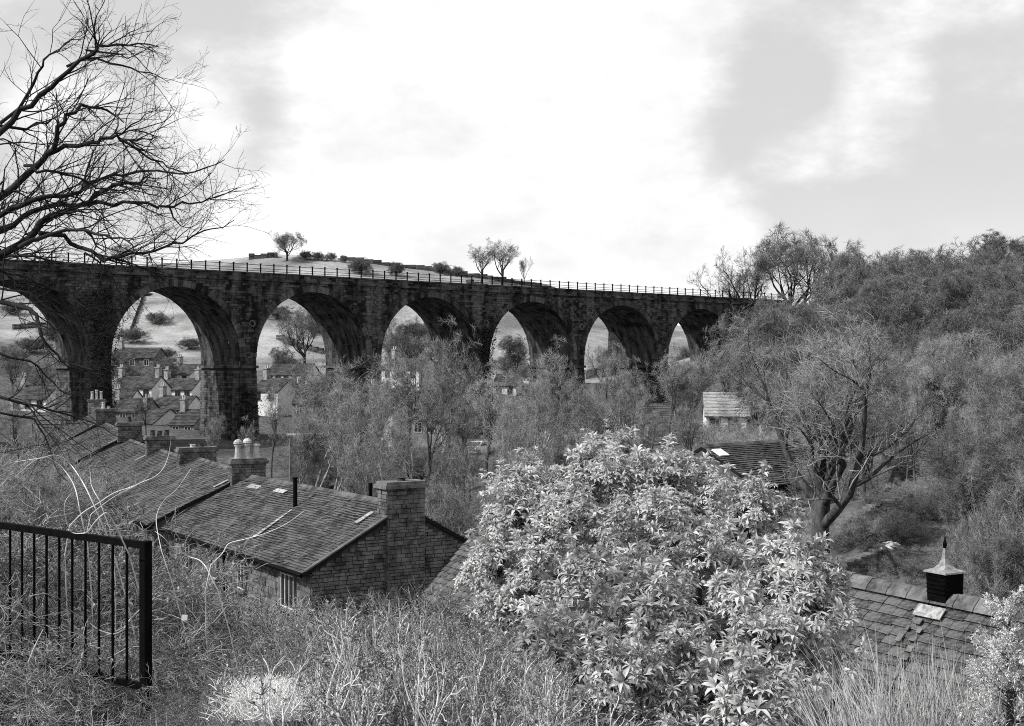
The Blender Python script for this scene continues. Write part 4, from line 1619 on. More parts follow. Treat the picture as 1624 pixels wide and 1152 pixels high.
put('open', 1310, 380, 225, 'bare tree between the domed tree and the wood, sky showing through', sx=0.85)
put('round', 1358, 372, 215, 'fan-shaped bare tree standing above the wood beside the white cloud gap', sx=0.8)
put('open', 195, 376, 405, 'bare tree behind the viaduct parapet under the overhanging branches', sx=1.0)

# the wood on the right hillside
WR = random.Random(33)
wl = 'dark bare tree in the dense wood on the right hillside'
wood_rows = [
    (205, [(1385, 392), (1425, 380), (1462, 372), (1500, 378), (1540, 366), (1585, 362), (1625, 366), (1660, 360)]),
    (180, [(1345, 415), (1380, 405), (1420, 398), (1465, 392), (1510, 392), (1555, 385), (1600, 382), (1640, 380)]),
    (172, [(1196, 468), (1226, 460), (1256, 456)]),
    (158, [(1285, 476), (1328, 446), (1360, 430), (1405, 425), (1450, 418), (1500, 415), (1545, 410), (1590, 405), (1635, 405)]),
    (135, [(1215, 482), (1255, 475), (1305, 470), (1345, 462), (1390, 455), (1440, 450), (1490, 448), (1540, 440), (1590, 440), (1635, 435)]),
    (112, [(1195, 520), (1240, 510), (1290, 500), (1340, 495), (1400, 490), (1455, 486), (1510, 480), (1565, 478), (1620, 470)]),
]
ROWN = {172: 'viaduct-end', 205: 'topmost', 180: 'second highest', 158: 'middle', 135: 'fourth', 112: 'lowest'}
ORD = ['first', 'second', 'third', 'fourth', 'fifth', 'sixth', 'seventh', 'eighth', 'ninth', 'tenth', 'eleventh']
for Y, row in wood_rows:
    for qq, (px, yt) in enumerate(row):
        wl = 'dark bare tree, %s from the left in the %s row of the right-hand wood' % (ORD[qq], ROWN[Y])
        put(WR.choice(('wood_a', 'wood_b')), px + WR.uniform(-8, 8), yt + WR.uniform(-6, 6), Y + WR.uniform(-7, 7), wl, 'tree', 'trees of the right-hand wood', sx=WR.uniform(0.95, 1.25))

# the valley trees in front of the viaduct
vl = 'bare twiggy tree in the valley below the viaduct arches'
valley = [
    ('ash_a', 545, 540, 122, 1.1), ('ash_c', 500, 575, 116, 0.9), ('ash_b', 645, 532, 124, 0.9), ('ash_a', 700, 560, 124, 0.9),
    ('ash_b', 712, 503, 132, 0.8), ('ash_c', 822, 568, 116, 0.9), ('ash_b', 872, 535, 126, 0.9), ('ash_a', 985, 592, 108, 0.9),
    ('ash_b', 1060, 548, 122, 0.9), ('ash_c', 1095, 545, 126, 1.0), ('ash_a', 1140, 535, 130, 1.0), ('ash_a', 1165, 520, 128, 0.9),
    ('ash_b', 430, 600, 120, 0.6), ('ash_c', 470, 625, 104, 0.7), ('ash_b', 1020, 612, 90, 0.8), ('ash_a', 940, 640, 84, 0.8),
    ('ash_c', 890, 620, 90, 0.8), ('ash_a', 660, 610, 90, 0.8), ('ash_b', 545, 620, 90, 0.8), ('ash_c', 600, 640, 84, 0.7),
    ('ash_b', 1085, 605, 88, 0.8), ('ash_a', 1215, 560, 100, 0.9), ('ash_b', 728, 650, 76, 0.7),
    ('ash_c', 840, 655, 74, 0.8), ('ash_c', 715, 712, 60, 0.8), ('ash_b', 30, 600, 118, 0.9), ('ash_c', 70, 625, 105, 0.8), ('ash_a', -20, 590, 112, 0.9),
    ('bush', 55, 680, 70, 1.2), ('bush', 10, 690, 62, 1.2), ('ash_c', 100, 665, 58, 0.6), ('ash_b', 1240, 540, 84, 0.8), ('ash_a', 1400, 520, 78, 0.9),
    ('ash_c', 610, 575, 108, 0.8), ('ash_b', 680, 580, 104, 0.8), ('ash_b', 745, 600, 106, 0.8), ('ash_a', 850, 590, 106, 0.8), ('ash_b', 968, 545, 128, 0.7), ('ash_b', 560, 600, 106, 0.8),
    ('ash_a', 590, 552, 126, 0.9), ('ash_b', 770, 575, 112, 0.9), ('ash_c', 925, 588, 116, 0.9), ('ash_b', 1000, 570, 124, 0.9), ('ash_a', 800, 610, 98, 0.8), ('ash_c', 520, 590, 100, 0.9),
    ('ash_b', 232, 612, 165, 0.7), ('ash_c', 345, 640, 140, 0.7), ('ash_b', 395, 650, 112, 0.6),
]
NTH = ['first', 'second', 'third', 'fourth', 'fifth', 'sixth', 'seventh', 'eighth', 'ninth', 'tenth', 'eleventh', 'twelfth']
spans = [(-999, 150, 'left of the largest arch'), (150, 410, 'under the largest arch'), (410, 600, 'under the second arch'), (600, 780, 'under the third arch'),
         (780, 925, 'under the fourth arch'), (925, 1050, 'under the fifth arch'), (1050, 1155, 'under the sixth arch'), (1155, 9999, 'at the right end of the viaduct')]
for lo_, hi_, where in spans:
    here = sorted([t for t in valley if lo_ <= t[1] < hi_], key=lambda t: t[3])
    for q, (k, px, yt, Y, sx) in enumerate(here):
        rank = 'nearest' if q == 0 else ('farthest' if q == len(here) - 1 else NTH[q] + ' nearest')
        what = 'bushes' if k == 'bush' else 'bare twiggy trees'
        if Y > 95 and 420 < px < 1150:
            yt -= 14
        put(k, px, yt, Y, '%s of the bare twiggy trees standing %s' % (rank, where), 'tree', 'bare valley trees', sx)

# bushes that fill the valley floor and the railway bank
bl = 'low bare bush on the valley floor between the trees'
BR = random.Random(17)
bushes = []
for i in range(22):
    px = BR.uniform(440, 1230)
    Y = BR.uniform(66, 140)
    bushes.append((px, Y, BR.uniform(2.2, 4.5)))
for i in range(26):
    px, Y = BR.uniform(1180, 1640), BR.uniform(52, 90)
    if px > 1450 or Y > 64:
        bushes.append((px, Y, BR.uniform(2.5, 4.5)))
for px, Y, h in bushes:
    x, y = gp(px, Y)
    # keep clear of the cottages
    if px < 640 and Y < 95:
        continue
    plant('bush', x, y, h, bl, 'bush', 'valley floor bushes', sx=BR.uniform(0.9, 1.4))

# low growth on the garden terraces
GR = random.Random(23)
for q in range(26):
    x, y = gp(GR.uniform(1320, 1560), GR.uniform(35.0, 47.0))
    plant('bush', x, y, GR.uniform(0.5, 1.3), 'small bare bush growing on the garden terraces beside the great bare tree', 'bush', 'garden terrace bushes', sx=1.2)

# thicket on the right in front of the wood
thicket = [('birch', 1450, 520, 54, 0.75), ('birch', 1500, 498, 48, 0.8), ('birch', 1535, 505, 44, 1.0), ('birch', 1585, 495, 48, 1.1), ('birch', 1630, 500, 44, 1.1),
           ('birch', 1525, 600, 43, 0.5), ('birch', 1540, 610, 38, 0.65), ('birch', 1575, 600, 37, 1.0), ('birch', 1620, 620, 36, 1.0), ('bush', 1560, 790, 34, 0.4),
           ('bush', 1590, 770, 33, 0.5), ('bush', 1640, 740, 33, 0.6), ('bush', 1530, 820, 36, 0.35), ('birch', 1385, 560, 60, 0.9)]
for kind, low, txt in (('birch', False, 'taller back row of pale trees'), ('birch', True, 'lower front row of pale trees'), ('bush', None, 'row of low bare bushes')):
    here = sorted([t for t in thicket if t[0] == kind and (low is None or (t[2] >= 590) == low)], key=lambda t: t[1])
    for q, (k, px, yt, Y, sx) in enumerate(here):
        put(k, px, yt, Y, '%s from the left in the %s at the right edge' % (ORD[q], txt), 'tree' if k == 'birch' else 'bush', 'right-hand thicket', sx)

stone_wall('field_wall', [gp(205, 330), gp(222, 365), gp(232, 400)], 0.8, 0.45, 'field wall running straight up the pasture in the largest arch', None, 'wall', 2.0, 0.2)
stone_wall('field_wall', [gp(440, 330), gp(480, 322), gp(530, 318)], 1.3, 0.8, 'field wall crossing the pasture behind the tree in the second arch', None, 'wall', 2.0, 0.2)
stone_wall('field_wall', [gp(962, 300), gp(966, 340), gp(968, 390)], 1.3, 0.8, 'field wall running up the slope in the fifth arch', None, 'wall', 2.0, 0.2)
stone_wall('field_wall', [gp(20, 330), gp(60, 335), gp(110, 340)], 1.3, 0.8, 'field wall crossing the slope in the leftmost arch', None, 'wall', 2.0, 0.2)
for q, (px, Y, h) in enumerate([(210, 322, 4), (262, 300, 3.2), (300, 316, 3), (250, 345, 3.5), (285, 372, 3), (205, 292, 4), (440, 352, 4), (500, 340, 3.5), (455, 296, 3), (640, 330, 5), (672, 345, 5),
                                (810, 318, 5), (835, 300, 4), (945, 322, 3.5), (980, 310, 4), (1078, 330, 4), (1092, 315, 4), (50, 300, 4), (85, 320, 4), (20, 350, 4)]):
    x, y = gp(px, Y)
    plant('bush_far', x, y, h, 'dark thorn bush on the pasture seen through the arches', 'bush', 'thorn bushes on the far pasture', sx=1.1)

# trees and bushes on the slope beyond the arches
for k, px, yt, Y, sx, lb in [
    ('bush_far', 232, 472, 385, 2.4, 'dark wide bush on the pasture near the top of the largest arch'),
    ('round', 482, 478, 300, 0.9, 'spreading bare tree on the pasture in the second arch'),
    ('round', 655, 495, 290, 1.0, 'dark tree filling the top of the third arch'),
    ('wood_b', 630, 520, 262, 1.1, 'bushy tree left of the pale house in the third arch'),
    ('wood_a', 690, 520, 262, 1.0, 'bushy tree right of the pale house in the third arch'),
    ('open', 952, 535, 236, 0.6, 'left of two slender trees in the fifth arch'),
    ('open', 962, 540, 228, 0.55, 'right of two slender trees in the fifth arch'),
    ('wood_a', 815, 525, 270, 1.1, 'rounded tree on the slope in the fourth arch'),
    ('wood_b', 1085, 545, 290, 1.2, 'tree on the slope in the sixth arch'),
    ('wood_b', 200, 548, 246, 1.1, 'bushy tree beside the dark stone house in the largest arch'),
    ('wood_a', 265, 560, 243, 1.1, 'bushy tree above the white row in the largest arch'),
    ('wood_a', 445, 545, 270, 0.9, 'bushy tree at the left of the second arch'),
    ('wood_b', 60, 560, 230, 1.1, 'bushy tree seen through the leftmost arch'),
    ('wood_a', 20, 540, 240, 1.1, 'tree at the left edge seen through the leftmost arch'),
]:
    put(k, px, yt, Y, lb, 'tree', None, sx)

# ------------------------------------------------------------------ overhanging tree at the left


def overhanging_tree():
    rng = np.random.default_rng(77)
    Y0 = 12.5
    base = at(-230, 580, Y0)
    g = hgt(base.x, base.y)
    root = thing('overhanging_tree', V((base.x, base.y, g)), 'dark bare tree whose long branches reach in across the sky from the left edge', 'tree')

    def z1(x, y):
        return 40 + x / 2.88, 50 + y / 2.88

    def z2(x, y):
        return 40 + x / 3.6, 400 + y / 3.6
    limbs = [
        (9, z1, [(-420, 760), (-60, 400), (25, 330), (120, 240), (200, 180), (300, 100), (340, 70), (430, 60), (520, 55), (600, 70)]),
        (5, z1, [(-100, 420), (25, 270), (60, 190), (90, 130), (150, 80), (210, 40), (280, 15)]),
        (4, z1, [(200, 165), (320, 125), (440, 155), (530, 185), (600, 200), (660, 240)]),
        (3.2, z1, [(290, 95), (400, 100), (470, 115), (560, 85)]),
        (11, z1, [(-420, 980), (-60, 720), (20, 650), (80, 590), (130, 530), (150, 440), (190, 380), (260, 350), (340, 345), (400, 375), (450, 420)]),
        (7, z1, [(100, 570), (180, 530), (300, 510), (350, 490), (420, 480), (470, 510), (540, 570), (620, 600), (700, 635), (740, 645)]),
        (3.5, z1, [(440, 490), (500, 500), (570, 490), (620, 485)]),
        (3, z1, [(410, 475), (480, 430), (560, 375), (620, 345)]),
        (2.6, z1, [(410, 475), (430, 390), (470, 280)]),
        (8, z1, [(-420, 1000), (-60, 810), (30, 770), (120, 750), (200, 745), (290, 700), (400, 665), (500, 645), (600, 640), (720, 650), (830, 625), (910, 590)]),
        (8, z1, [(-420, 1050), (-60, 880), (30, 830), (120, 800), (220, 790), (330, 775), (400, 785), (500, 780), (600, 790), (655, 800), (700, 785), (800, 780), (880, 755), (960, 715)]),
        (3, z1, [(655, 800), (680, 850), (710, 890), (750, 900)]),
        (5, z1, [(120, 845), (200, 820), (280, 825), (350, 820)]),
        (12, z1, [(-420, 1180), (-80, 1000), (20, 940), (80, 870), (150, 830), (240, 800), (320, 740), (400, 700), (450, 685), (520, 690), (580, 660)]),
        (7, z1, [(-40, 985), (20, 960), (100, 930), (180, 910), (280, 910), (370, 925), (440, 945), (490, 980), (500, 1050)]),
        (7, z1, [(60, 925), (180, 940), (240, 980), (300, 1000), (350, 1045), (430, 1030), (540, 1015), (640, 985), (720, 960), (820, 910), (900, 895), (950, 860)]),
        (4, z1, [(270, 912), (330, 980), (370, 1020)]),
        (4.5, z1, [(0, 610), (60, 630), (140, 640), (210, 660), (300, 690), (380, 720), (480, 715), (560, 680), (610, 690), (640, 740)]),
        (5, z1, [(-300, 420), (0, 440), (60, 420), (120, 390), (160, 420)]),
        (5, z1, [(-300, 1120), (-60, 1020), (40, 1025), (130, 1040), (220, 1075), (330, 1060)]),
        (7, z2, [(-250, 260), (20, 330), (70, 360), (100, 480), (150, 560), (210, 620), (300, 660)]),
        (4.5, z2, [(-250, 800), (20, 870), (130, 900), (300, 940), (450, 1010), (560, 1060)]),
        (4, z2, [(-250, 60), (20, 150), (120, 190), (230, 230), (330, 300), (420, 400)]),
        (3.5, z2, [(-250, 180), (30, 240), (140, 330), (260, 390), (380, 470), (470, 560)]),
        (3, z2, [(330, 0), (420, 60), (500, 150), (560, 250), (640, 350)]),
        (3.5, z2, [(-200, 560), (30, 620), (120, 700), (200, 790), (320, 830)]),
        (3.5, z2, [(-200, 900), (40, 960), (110, 1060), (160, 1200), (230, 1300)]),
    ]
    wood, tw = MB(), MB()
    tr_pts = [V((base.x - 0.15, base.y + 0.3, g - 0.3)), V((base.x - 0.05, base.y, g + 1.5)), V((base.x, base.y, 0.5)), V((base.x - 0.2, base.y + 0.1, 2.5)), V((base.x - 0.1, base.y, 4.6)), V((base.x + 0.2, base.y, 7.5))]
    wood.tube(tr_pts, [0.42, 0.33, 0.27, 0.2, 0.13, 0.05], 10)
    starts, dirs, lens = [], [], []
    Pall, rall = [], []
    for i, (wd, fn, pts) in enumerate(limbs):
        Y = Y0 + (i * 37 % 11 - 5) * 0.16
        pix = [fn(*p) for p in pts]
        P = []
        for j, (px, py) in enumerate(pix):
            yy = Y + 0.25 * math.sin(i * 1.7 + j * 0.8) + (j / len(pix)) * ((i * 13 % 7) - 3) * 0.22
            P.append(at(px, py, yy))
        # finer polyline
        Q = []
        for a, b in zip(P, P[1:]):
            for t in (0, 0.5):
                Q.append(a.lerp(b, t))
        Q.append(P[-1])
        # the photo shows wd pixels at its left edge
        r0 = wd / F * Y * 0.5 * 1.05
        n = len(Q)
        rr = [max(0.0035, r0 * (1.12 - 0.95 * (k / (n - 1)))) for k in range(n)]
        # knobbly outline
        Q = [q + V(rng.normal(size=3) * 0.012) for q in Q]
        wood.tube(Q, rr, 7)
        Pn = np.array([[q.x, q.y, q.z] for q in Q])
        seg = np.linalg.norm(np.diff(Pn, axis=0), axis=1)
        cl = np.concatenate([[0], np.cumsum(seg)])
        m = int(cl[-1] * 9)
        for t in rng.uniform(0.10, 1.0, m):
            s = t * cl[-1]
            k = min(np.searchsorted(cl, s) - 1, n - 2)
            k = max(k, 0)
            f = (s - cl[k]) / max(seg[k], 1e-6)
            starts.append(Pn[k] * (1 - f) + Pn[k + 1] * f)
            tg = (Pn[k + 1] - Pn[k]) / max(seg[k], 1e-6)
            dirs.append(tg)
            lens.append((0.25 + 0.55 * rng.random()) * (1.15 - 0.45 * t))
            rall.append(rr[k])
    S, T, Ls = np.array(starts), unit(np.array(dirs)), np.array(lens)
    a = np.radians(rng.uniform(25, 65, (len(S), 1)))
    d = T * np.cos(a) + rand_perp(rng, T) * np.sin(a) + np.array([0, 0, 0.12])
    rad = np.minimum(0.0075, np.array(rall) * 0.5)
    P, Rr = grow(rng, S, d, Ls, rad, 6, 0.16, 0.02, 0.45)
    add_tubes(tw, P, Rr, 4)
    for lev, (cnt, ra) in enumerate(((4, 0.55), (3, 0.6))):
        pos, d, Ls, rr = spawn(rng, P, Rr, Ls, cnt, 0.2, 40, ra, 0.7)
        rr = np.maximum(rr, 0.0016)
        P, Rr = grow(rng, pos, d, Ls, rr, 4, 0.17, 0.01, 0.6)
        add_tubes(tw, P, Rr, 3)
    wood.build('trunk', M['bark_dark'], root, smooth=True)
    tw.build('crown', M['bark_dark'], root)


overhanging_tree()

# ------------------------------------------------------------------ leaves and shrubs


def leaf_batch(rng, pos, d, length, width, droop=0.25, fold=0.25):
    """many folded leaves at once: 6 triangles worth of blade each"""
    N = len(pos)
    d = unit(d)
    side = np.cross(d, np.array([0, 0, 1.0]) + rng.normal(size=(N, 3)) * 0.25)
    side = unit(side)
    nrm = unit(np.cross(side, d))
    L, W = length[:, None], width[:, None]
    b = pos
    m = pos + d * L * 0.5 + nrm * L * 0.05
    ml, mr_ = m + side * W / 2 + nrm * W * fold, m - side * W / 2 + nrm * W * fold
    ql, qr = pos + d * L * 0.8 + side * W * 0.3 - nrm * L * droop * 0.3 + nrm * W * fold * 0.6, pos + d * L * 0.8 - side * W * 0.3 - nrm * L * droop * 0.3 + nrm * W * fold * 0.6
    qc = pos + d * L * 0.8 - nrm * L * droop * 0.3
    t = pos + d * L - nrm * L * droop
    vs = np.stack([b, ml, m, mr_, ql, qc, qr, t], 1).reshape(-1, 3)
    tri = np.array([(0, 2, 1), (0, 3, 2), (4, 5, 7), (5, 6, 7), (1, 2, 5), (1, 5, 4), (2, 3, 6), (2, 6, 5)])
    fs = (tri[None] + (np.arange(N) * 8)[:, None, None]).reshape(-1, 3)
    return vs, fs


def whorl(rng, size=0.13):
    """one rosette of long leaves, axis +z"""
    P, Dd, L, W = [], [], [], []
    n = rng.integers(7, 11)
    off = rng.uniform(0, 6.28)
    for i in range(n):
        a = off + 2 * math.pi * i / n + rng.normal() * 0.15
        e = math.radians(rng.uniform(-5, 35))
        P.append((math.cos(a) * 0.008, math.sin(a) * 0.008, rng.uniform(-0.02, 0)))
        Dd.append((math.cos(a) * math.cos(e), math.sin(a) * math.cos(e), math.sin(e)))
        L.append(size * rng.uniform(0.8, 1.1))
        W.append(size * rng.uniform(0.27, 0.34))
    for i in range(rng.integers(3, 6)):
        a = rng.uniform(0, 6.28)
        e = math.radians(rng.uniform(50, 78))
        P.append((0, 0, 0))
        Dd.append((math.cos(a) * math.cos(e), math.sin(a) * math.cos(e), math.sin(e)))
        L.append(size * rng.uniform(0.6, 0.95))
        W.append(size * rng.uniform(0.2, 0.28))
    return leaf_batch(rng, np.array(P), np.array(Dd), np.array(L), np.array(W))


def rhododendron(name, label, lumps, n_whorls, size, seed, n_parts, group):
    rng = np.random.default_rng(seed)
    cs = np.array([[*at(px, py, Y)] for px, py, Y, *_ in lumps])
    rs = np.array([[rx / F * Y, ry, rz / F * Y] for _, _, Y, rx, ry, rz in lumps])
    cx = cs.mean(0)
    # each mass is broken into tufts on its outer side, with dark gaps between them
    tc_, tr_ = [], []
    for c, r in zip(cs, rs):
        m = int(np.clip(r[0] * r[2] * 18, 4, 15))
        dd = unit(rng.normal(size=(m, 3)) + np.array([0, -0.35, 0.3]))
        tc_.append(c + dd * r * rng.uniform(0.62, 0.95, (m, 1)))
        tr_.append(np.minimum(r, np.array([0.34, 0.34, 0.30]) * rng.uniform(0.7, 1.35, (m, 1))))
    cs_big, rs_big = cs, rs
    cs, rs = np.concatenate(tc_), np.concatenate(tr_)
    g = hgt(cx[0], cx[1])
    root = thing(name, V((cx[0], cx[1], g)), label, 'bush', group)
    # whorls over the surface of the lumps, more on the upper side, some inside
    wgt = rs[:, 0] * rs[:, 2]
    wgt = wgt / wgt.sum()
    idx = rng.choice(len(cs), n_whorls * 2, p=wgt)
    dirs = unit(rng.normal(size=(len(idx), 3)) + np.array([0, -0.2, 0.55]))
    rad = rng.uniform(0.55, 1.0, len(idx)) ** 0.5
    rad *= 1 + 0.10 * np.sin(dirs[:, 0] * 7 + idx) * np.cos(dirs[:, 2] * 6 + idx * 2)
    pos = cs[idx] + dirs * rs[idx] * rad[:, None]
    # drop those buried deep inside another lump
    q = ((pos[:, None] - cs[None]) / rs[None])
    depth = np.sqrt((q ** 2).sum(-1)).min(1)
    keep = depth > 0.55
    pos, dirs = pos[keep][:n_whorls], dirs[keep][:n_whorls]
    gz = hgts(pos[:, 0], pos[:, 1])
    ok = pos[:, 2] > gz + 0.15
    pos, dirs = pos[ok], dirs[ok]
    # upright shoots that break the outline
    upi = np.where(dirs[:, 2] > 0.1)[0]
    upi = rng.choice(upi, min(len(upi), n_whorls // 14), replace=False)
    ep, ed = [], []
    for i in upi:
        ax = unit(dirs[i] * 0.5 + np.array([0, -0.1, 0.9]) + rng.normal(size=3) * 0.15)
        hh = rng.uniform(0.08, 0.38)
        for k in range(int(hh / 0.1) + 1):
            ep.append(pos[i] + ax * (hh - 0.1 * k))
            ed.append(unit(ax + rng.normal(size=3) * 0.25))
    pos, dirs = np.concatenate([pos, ep]), np.concatenate([dirs, ed])
    axis = unit(dirs * 0.75 + np.array([0, -0.05, 0.75]) + rng.normal(size=pos.shape) * 0.22)
    protos = [whorl(rng, 1.0) for _ in range(8)]
    meshes = []
    for v, f in protos:
        mb = MB()
        mb.arrays(v, f)
        meshes.append(mb.mesh('leaf_whorl', M['leaf']))
    # the whorls nearest the camera side and highest on the bush show largest
    dep2 = np.sqrt((((pos[:, None] - cs[None]) / rs[None]) ** 2).sum(-1)).min(1)
    front = -(pos[:, 1]) + pos[:, 2] * 0.3 + dep2 * 1.5
    order = np.argsort(-front)
    part_ids = set(order[:n_parts * 2:2].tolist())
    V_, F_ = [], []
    off = 0
    for i in range(len(pos)):
        k = int(rng.integers(len(protos)))
        z = axis[i]
        x = np.cross(z, [0.0, 1.0, 0.1])
        x /= np.linalg.norm(x)
        y = np.cross(z, x)
        s = size * rng.uniform(0.6, 1.3)
        Rm = np.stack([x, y, z], 1) * s
        if i in part_ids:
            o = bpy.data.objects.new('leaf_whorl', meshes[k])
            COL.objects.link(o)
            o.parent = root
            mm = Matrix([list(r) for r in Rm]).to_4x4()
            mm.translation = V(pos[i]) - V(root.location)
            o.matrix_local = mm
        else:
            v, f = protos[k]
            V_.append(v @ Rm.T + pos[i])
            F_.append(f + off)
            off += len(v)
    mb = MB()
    mb.arrays(np.concatenate(V_), np.concatenate(F_))
    mb.build('foliage', M['leaf'], root, kind='stuff')
    # stems from the ground to the lumps
    st = MB()
    for c, r in zip(cs_big, rs_big):
        b = np.array([cx[0] * 0.6 + c[0] * 0.4, cx[1] * 0.6 + c[1] * 0.4, 0])
        b[2] = hgt(b[0], b[1]) - 0.1
        mid = (b + c) / 2 + rng.normal(size=3) * 0.15
        st.tube([b, mid, c, c + np.array([0, 0, r[2] * 0.6])], [0.06, 0.045, 0.03, 0.012], 6)
        for k in range(7):
            dd = unit(rng.normal(size=3) + np.array([0, 0, 0.5]))
            e = c + dd * r * 0.85
            st.tube([c, (c + e) / 2 + rng.normal(size=3) * 0.06, e], [0.022, 0.014, 0.006], 5)
    st.build('stems', M['bark'], root)
    return root


rhododendron('rhododendron', 'tall pale-leaved rhododendron in front of the barn roof, its top among the valley trees', [
    # px, py, Y, rx px, ry m, rz px
    (985, 800, 21.5, 115, 1.3, 110), (900, 830, 21.0, 110, 1.2, 100), (830, 880, 20.5, 85, 1.0, 90), (1060, 815, 21.0, 85, 1.2, 100), (790, 925, 20.0, 45, 0.7, 50),
    (850, 955, 19.5, 100, 1.1, 95), (950, 920, 19.5, 120, 1.2, 110), (1080, 900, 19.5, 110, 1.2, 105), (975, 762, 21.5, 42, 0.7, 42), (1045, 766, 21.5, 40, 0.7, 42), (1105, 790, 21.3, 34, 0.6, 50), (900, 768, 21.5, 36, 0.6, 36), (815, 800, 20.6, 36, 0.6, 22),
    (1170, 850, 20.0, 70, 1.0, 75), (1195, 815, 20.0, 20, 0.4, 30),
], 5200, 0.118, 41, 110, 'rhododendrons below the lookout')
rhododendron('rhododendron', 'nearer rhododendron with dark hollow gaps, spreading along the bottom right of centre', [
    (1000, 985, 15.5, 110, 0.9, 75), (1110, 960, 15.6, 110, 0.9, 75), (1210, 950, 16.0, 95, 0.9, 75), (1285, 930, 16.5, 55, 0.7, 55), (1320, 970, 16.0, 40, 0.6, 45),
    (895, 1035, 15.2, 62, 0.7, 60), (915, 1090, 14.2, 75, 0.7, 60), (1000, 1110, 13.5, 90, 0.7, 60), (1240, 1040, 14.5, 90, 0.8, 60), (1100, 1120, 13.5, 80, 0.7, 60), (1290, 1050, 14.8, 55, 0.6, 50), (1180, 1130, 13.4, 80, 0.7, 50),
], 2700, 0.126, 42, 180, 'rhododendrons below the lookout')


def woody(key, name, seed, barkm, twigm, **kw):
    w, t = tree_mesh(seed, **kw)
    rng = np.random.default_rng(seed + 1000)
    pts = np.concatenate([a for a, f in t.np if len(a)])
    pts = pts[rng.random(len(pts)) < min(1.0, 420 / len(pts))]
    d = unit(rng.normal(size=pts.shape) + np.array([0, 0, 0.6]))
    L = rng.uniform(0.02, 0.045, len(pts))
    lv_, lf_ = leaf_batch(rng, pts, d, L, L * 0.55)
    lm = MB()
    lm.arrays(lv_, lf_)
    leaves = lm.mesh('leaves', M['leaf_small'])
    PROTO[key] = dict(name=name, trunk=w.mesh('stems', M[barkm]), crown=t.mesh('twigs', M[twigm]), leaves=leaves, H=kw['H'])


sk = dict(H=1.6, trunk=0.5, limb_len=0.42, twig_len=0.11, twig_r=0.0025, minr=0.0025)
woody('shrub_a', 'bare_shrub', 201, 'stem_pale', 'twig_pale', stems=9, limbs=4, counts=(4, 3), twigs=3, limb_ang=30, wander=0.15, twig_up=0.06, trunk_r=0.026, **sk)
woody('shrub_b', 'bare_shrub', 202, 'stem_pale', 'twig_pale', stems=7, limbs=4, counts=(5, 3), twigs=3, limb_ang=42, wander=0.2, twig_up=0.06, trunk_r=0.03, **sk)
woody('shrub_d', 'bare_shrub', 205, 'twig_pale', 'twig', stems=9, limbs=5, counts=(4, 4), twigs=4, limb_ang=48, wander=0.24, squash=1.2, trunk_r=0.013, **sk)
woody('shrub_c', 'bramble_thicket', 203, 'twig', 'twig', stems=8, limbs=4, counts=(5, 4), twigs=3, limb_ang=55, wander=0.28, squash=1.35, trunk_r=0.013, **sk)
woody('shrub_e', 'bramble_thicket', 204, 'twig_pale', 'twig', stems=7, limbs=5, counts=(4, 4), twigs=3, limb_ang=60, wander=0.3, squash=1.4, trunk_r=0.013, **sk)
woody('shrub_f', 'bare_shrub', 207, 'stem_pale', 'twig_pale', H=1.6, trunk=0.6, limb_len=0.4, twig_len=0.12, twig_r=0.004, minr=0.005, stems=5, limbs=3, counts=(3, 2), twigs=2, limb_ang=30, wander=0.16, twig_up=0.08, trunk_r=0.024)
TOPX = [-60, 60, 140, 230, 300, 360, 440, 480, 560, 640, 690, 750, 860, 900]
TOPY = [765, 790, 830, 905, 955, 985, 1000, 955, 926, 930, 955, 985, 1005, 1015]


def brush_top(px):
    return float(np.interp(px, TOPX, TOPY))


def shrub(key, px, ytop, Y, label, group, sx=1.0):
    x, y, h = tall(px, ytop, Y)
    p = PROTO[key]
    root = thing(p['name'], V((x, y, hgt(x, y) - 0.08)), label, 'shrub', group)
    s = max(h, 0.3) / p['H']
    root.scale = (max(s, 0.42) * sx, max(s, 0.42) * sx, s)
    root.rotation_euler.z = R.uniform(0, 6.28)
    for part, pname in (('trunk', 'stems'), ('crown', 'twigs'), ('leaves', 'leaves')):
        o = bpy.data.objects.new(pname, p[part])
        if part != 'trunk':
            o['kind'] = 'stuff'
        COL.objects.link(o)
        o.parent = root


SR = random.Random(51)
sl_ = 'pale twiggy bare shrub in the foreground thicket below the cottages'
for Y, x0, x1, n, dy in ((13.0, 440, 720, 5, 0), (12.2, 330, 760, 8, 8), (11.2, 330, 870, 8, 22), (10.2, 300, 880, 7, 50), (9.2, 330, 900, 6, 85), (8.3, 480, 900, 5, 125)):
    for i in range(n):
        px = x0 + (x1 - x0) * (i + SR.random()) / n
        shrub(SR.choice(('shrub_a', 'shrub_b', 'shrub_d')), px, brush_top(px) + dy + SR.uniform(-14, 28), Y + SR.uniform(-0.4, 0.4), sl_, 'pale foreground shrubs', SR.uniform(0.8, 1.1))
for i in range(22):
    px = 470 + 400 * (i + SR.random()) / 22
    shrub('shrub_f', px, brush_top(px) + SR.uniform(10, 80), SR.uniform(7.6, 9.2), 'pale-stemmed leafless shrub standing in front of the foreground thicket', 'pale-stemmed shrubs', SR.uniform(0.7, 1.0))
bl2 = 'tangled grey bramble thicket behind the iron railing'
for Y, x0, x1, n, dy in ((17, -20, 230, 5, 0), (15, -30, 260, 6, 10), (13, -30, 380, 8, 25), (11.8, -30, 420, 8, 55), (11.0, 120, 400, 5, 85), (9.3, 270, 400, 3, 110)):
    for i in range(n):
        px = x0 + (x1 - x0) * (i + SR.random()) / n
        shrub(SR.choice(('shrub_c', 'shrub_e')), px, brush_top(px) + dy + SR.uniform(-14, 30), Y + SR.uniform(-0.4, 0.4), bl2, 'brambles behind the railing', SR.uniform(0.9, 1.2))


